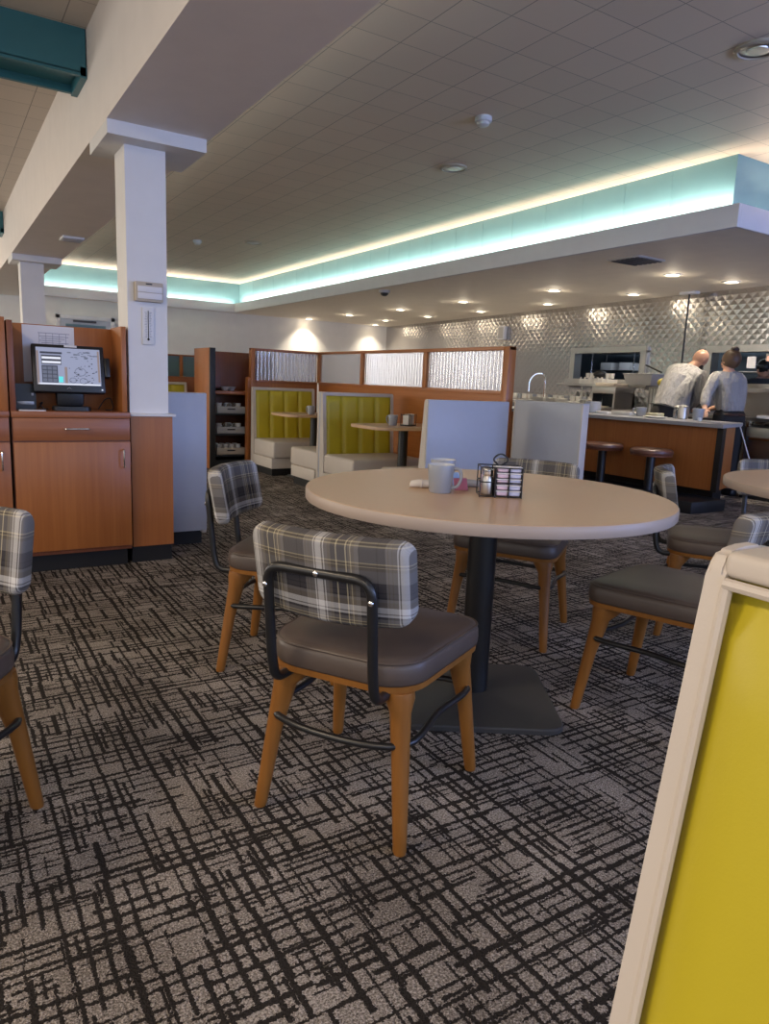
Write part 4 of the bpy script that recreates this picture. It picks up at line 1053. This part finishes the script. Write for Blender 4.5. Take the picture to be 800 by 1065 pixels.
def person(label, base, J, top, bottom, hairfn):
    """J: joints. body = one continuous mesh; shirt and trousers are children worn over it"""
    t = thing('person', label, 'person', base)
    P = J
    def jv(n, r, r2=None): return (*P[n], r, r2 or r)
    # bare body
    v = [jv('pelvis', .13, .11), jv('waist', .12, .10), jv('chest', .145, .11), jv('neckb', .065), jv('neck', .055), jv('head', .078, .088), jv('crown', .070, .078)]
    e = [(0, 1), (1, 2), (2, 3), (3, 4), (4, 5), (5, 6)]
    for s in 'LR':
        i = len(v); v += [jv('sh'+s, .062), jv('el'+s, .044), jv('wr'+s, .030)]; e += [(2, i), (i, i+1), (i+1, i+2)]
        w = Vector(P['wr'+s]); d = w-Vector(P['el'+s]); sd = d.cross(Vector((0, 0, 1)))
        hand(v, e, i+2, w, (d.x, d.y, d.z*.4), sd if s == 'L' else -sd)
        i = len(v); v += [jv('hip'+s, .085), jv('kn'+s, .06), jv('an'+s, .042), jv('to'+s, .038)]; e += [(0, i), (i, i+1), (i+1, i+2), (i+2, i+3)]
    skin('body', M['skin'], t, v, e, 0)
    # shirt
    k = P.get('k', 1.0)
    v = [(*Vector(P['waist']).lerp(Vector(P['pelvis']), .5), .16*k, .14*k), jv('belly', .165*k, .15*k), jv('chest', .17*k, .135*k), jv('neckb', .085)]
    e = [(0, 1), (1, 2), (2, 3)]
    for s in 'LR':
        i = len(v); v += [jv('sh'+s, .085*k), jv('el'+s, .066*k), (*Vector(P['wr'+s]).lerp(Vector(P['el'+s]), .12), .05*k)]; e += [(2, i), (i, i+1), (i+1, i+2)]
    skin('shirt', M[top], t, v, e, 1)
    v = [jv('waist', .15*k, .13*k), jv('pelvis', .155*k, .14*k)]; v[0] = (*Vector(P['waist']).lerp(Vector(P['pelvis']), -.15), .15*k, .13*k); e = [(0, 1)]
    for s in 'LR':
        i = len(v); v += [jv('hip'+s, .105*k), jv('kn'+s, .078), (P['an'+s][0], P['an'+s][1], .07, .065)]; e += [(1, i), (i, i+1), (i+1, i+2)]
    skin('trousers', M[bottom], t, v, e, 1)
    for s in 'LR':
        b = MB(); a = W3(P['an'+s]); c = W3(P['to'+s]); d = (c-a); d.z = 0; d.normalize(); q = Matrix.Translation((a.x, a.y, 0)) @ Matrix.Rotation(math.atan2(d.y, d.x), 4, 'Z')
        b.box(-.09, .19, -.05, .05, 0, .085, .03, 3, M=q); b.build('shoe', M['black'], t)
    # head features: look direction and up
    hc = W3(P['head']).lerp(W3(P['crown']), .35); up = (W3(P['crown'])-W3(P['neck'])).normalized(); lk = W3(P['look']); lk = (lk-up*lk.dot(up)).normalized(); sd = lk.cross(up)
    F = Matrix((( sd.x, lk.x, up.x), (sd.y, lk.y, up.y), (sd.z, lk.z, up.z)))
    def hp(x, y, z): return hc+F @ Vector((x, y, z))
    R4 = F.to_4x4()
    b = MB(); b.ball(hp(0, .0, .0), .1, .80, .98, 1.12, M=R4) if 0 else None
    b.ball(hp(0, .098, -.018), .016, .8, 1.0, 1.5); b.ball(hp(.078, -.005, -.01), .022, .4, .8, 1.3, M=R4); b.ball(hp(-.078, -.005, -.01), .022, .4, .8, 1.3, M=R4)
    b.ball(hp(0, .078, -.062), .02, 1.3, .6, .4, M=R4)
    b.build('face', M['skin'], t)
    for s in (-1, 1):
        b = MB(); b.ball(hp(s*.030, .083, .012), .010); b.build('eye', M['eye'], t)
    hairfn(t, hp, R4)
    return t
def legs(pr, pf, pz, toes, sp=.10):
    d = {}
    for s, q in (('L', -1), ('R', 1)):
        d['hip'+s] = (pr+q*sp, pf, pz-.06); d['kn'+s] = (pr+q*sp, pf+.02, .48); d['an'+s] = (pr+q*sp, pf, .08); d['to'+s] = (pr+q*sp+toes[0]*.16, pf+toes[1]*.16, .04)
    return d
def bald(t, hp, R4):
    b = MB(); b.ball(hp(0, -.003, .012), .1, .84, .98, 1.06, M=R4); b.build('scalp', M['skin'], t)
    b = MB(); b.ball(hp(0, .045, -.075), .062, 1.05, .85, .8, M=R4); b.build('beard', M['beard'], t)
J = dict(pelvis=(-.10, 0, .92), waist=(-.09, 0, 1.03), belly=(-.05, .01, 1.15), chest=(.03, .04, 1.33), neckb=(.155, .06, 1.455), neck=(.205, .07, 1.495), head=(.26, .08, 1.54), crown=(.29, .09, 1.61), look=(.75, .45, -.55),
         shL=(-.02, .20, 1.40), elL=(.16, .36, 1.17), wrL=(.30, .42, 1.0), shR=(.17, -.13, 1.35), elR=(.235, -.12, 1.12), wrR=(.18, .12, .96), k=1.22)
J.update(legs(-.10, 0, .92, (.8, .5)))
person('bald bearded man in grey shirt bending to the right behind the counter', (7.62, 5.61, 0), J, 'shirt', 'pants', bald)
def bunhair(t, hp, R4):
    b = MB(); b.ball(hp(0, -.028, .022), .108, .90, 1.0, 1.06, M=R4); b.build('hair', M['hair'], t)
    b = MB(); b.ball(hp(.0, -.055, .128), .045, 1.1, 1.0, .8, M=R4); b.tube([hp(.03*math.cos(k*.7), -.05+.03*math.sin(k*.7), .11) for k in range(9)], .009, 6, closed=True); b.build('hair_bun', M['bun'], t)
J = dict(pelvis=(.06, 0, .90), waist=(.065, 0, 1.03), belly=(.055, .01, 1.12), chest=(.015, .03, 1.29), neckb=(.01, .05, 1.405), neck=(.01, .06, 1.445), head=(.015, .075, 1.50), crown=(.02, .075, 1.575), look=(-.35, .8, -.35),
         shL=(-.14, .05, 1.33), elL=(-.245, -.02, 1.13), wrL=(-.29, -.13, .985), shR=(.15, .05, 1.33), elR=(.185, .16, 1.10), wrR=(.0, .34, .98), k=.98)
J.update(legs(.06, 0, .90, (-.3, .9)))
wm = person('woman in grey shirt with brown hair in a bun, seen from behind', (7.66, 4.98, 0), J, 'shirt', 'pants', bunhair)
b = MB(); b.tube([W3((.062+.150*math.cos(2*PI*k/24), .0+.125*math.sin(2*PI*k/24), .93)) for k in range(24)], .02, 8, closed=True); b.build('belt', M['leather'], wm)
def caphair(t, hp, R4):
    b = MB(); b.ball(hp(0, -.015, .03), .105, .88, 1.0, 1.0, M=R4); b.box(-.06, .06, .05, .15, .045, .055, .004, M=Matrix.Translation(hp(0, 0, 0)) @ R4); b.build('cap', M['black'], t)
J = dict(pelvis=(0, 0, .88), waist=(0, 0, 1.0), belly=(0, 0, 1.1), chest=(0, .0, 1.27), neckb=(0, 0, 1.385), neck=(-.01, -.01, 1.425), head=(-.02, -.02, 1.48), crown=(-.02, -.02, 1.56), look=(-.9, -.35, -.2),
         shL=(-.16, 0, 1.31), elL=(-.22, -.05, 1.06), wrL=(-.16, -.24, 1.02), shR=(.16, 0, 1.31), elR=(.22, -.05, 1.06), wrR=(.10, -.24, 1.02), k=1.0)
J.update(legs(0, 0, .88, (-.5, -.6)))
person('cook in black shirt and cap in kitchen behind the right pass-through', (9.30, 5.56, 0), J, 'blackshirt', 'pants', caphair)

# ------------------------------------------------------------------ light
w = bpy.data.worlds.new('World'); SC.world = w; w.use_nodes = True
bg = w.node_tree.nodes['Background']; sky = w.node_tree.nodes.new('ShaderNodeTexSky'); sky.sky_type = 'HOSEK_WILKIE'; sky.turbidity = 3; sky.sun_direction = (-.3, .6, .75)
w.node_tree.links.new(sky.outputs[0], bg.inputs[0]); bg.inputs[1].default_value = .9
def area(name, loc, rot, sx, sy, e, c, spread=PI):
    L = bpy.data.lights.new(name, 'AREA'); L.shape = 'RECTANGLE'; L.size = sx; L.size_y = sy; L.energy = e; L.color = c; L.spread = spread
    o = bpy.data.objects.new(name, L); COL.objects.link(o); o.location = loc; o.rotation_euler = rot; return o
DAY = (.52, .66, 1)
for (x0, x1, z0, z1), e in zip(WF, (45, 75, 230)): area('window_daylight', ((x0+x1)/2, YF+.03, (z0+z1)/2), (PI/2, 0, 0), x1-x0-.1, z1-z0-.1, e, DAY if x0 < 4 else (.34, .47, 1))
for (y0, y1, z0, z1), e in zip(WL, (70, 50, 230)): area('window_daylight', (XL+.08, (y0+y1)/2, (z0+z1)/2), (PI/2, 0, -PI/2), y1-y0-.1, z1-z0-.1, e, (1, .93, .84))
area('cove_light', (5.505, 9.3, 2.645), (PI, math.radians(58), 0), .05, 11.1, 95, (1, .84, .67))
area('cove_light', (8.9, 3.695, 2.645), (PI-math.radians(-58), 0, 0), 6.3, .04, 48, (1, .84, .67))
area('cove_light', (3.45, 15.015, 2.60), (PI-math.radians(-12), 0, 0), 4.0, .04, 36, (1, .84, .67))
area('cove_light', (1.335, 6.0, 2.60), (PI, math.radians(-14), 0), .04, 17.5, 62, (1, .86, .70))
area('kitchen_light', (10.3, 6.5, 2.4), (0, 0, 0), 1.2, 5, 30, (.75, .88, 1))
# warm fill lights added over the left bay, unseen, no fixtures
for y in (-1.2, 1.8, 6.5, 11.5): area('bay_fill', (-1.9, y, 2.95), (0, 0, 0), .6, 1.2, 62, (1, .80, .58))

# ------------------------------------------------------------------ camera
f, yaw, pitch, roll = 745.0, math.radians(32.121), math.radians(10.194), math.radians(2.4096)
Fw = Vector((math.sin(yaw)*math.cos(pitch), math.cos(yaw)*math.cos(pitch), -math.sin(pitch)))
Rw = Vector((math.cos(yaw), -math.sin(yaw), 0)); Uw = Rw.cross(Fw)
R2 = Rw*math.cos(roll)+Uw*math.sin(roll); U2 = -Rw*math.sin(roll)+Uw*math.cos(roll)
cam = bpy.data.cameras.new('camera'); co = bpy.data.objects.new('camera', cam); COL.objects.link(co)
co.matrix_world = Matrix(((R2.x, U2.x, -Fw.x, 0), (R2.y, U2.y, -Fw.y, 0), (R2.z, U2.z, -Fw.z, 1.12), (0, 0, 0, 1)))
cam.sensor_fit = 'VERTICAL'; cam.sensor_height = 24.0; cam.lens = 24.0*f/1065.0; cam.clip_start = .02; cam.clip_end = 100
SC.camera = co
SC.view_settings.view_transform = 'Standard'; SC.view_settings.look = 'None'; SC.view_settings.gamma = 1.0; SC.view_settings.use_curve_mapping = False
SC.view_settings.exposure = 0.02
SC.cycles.use_denoising = True
SC.cycles.max_bounces = 10; SC.cycles.sample_clamp_indirect = 6
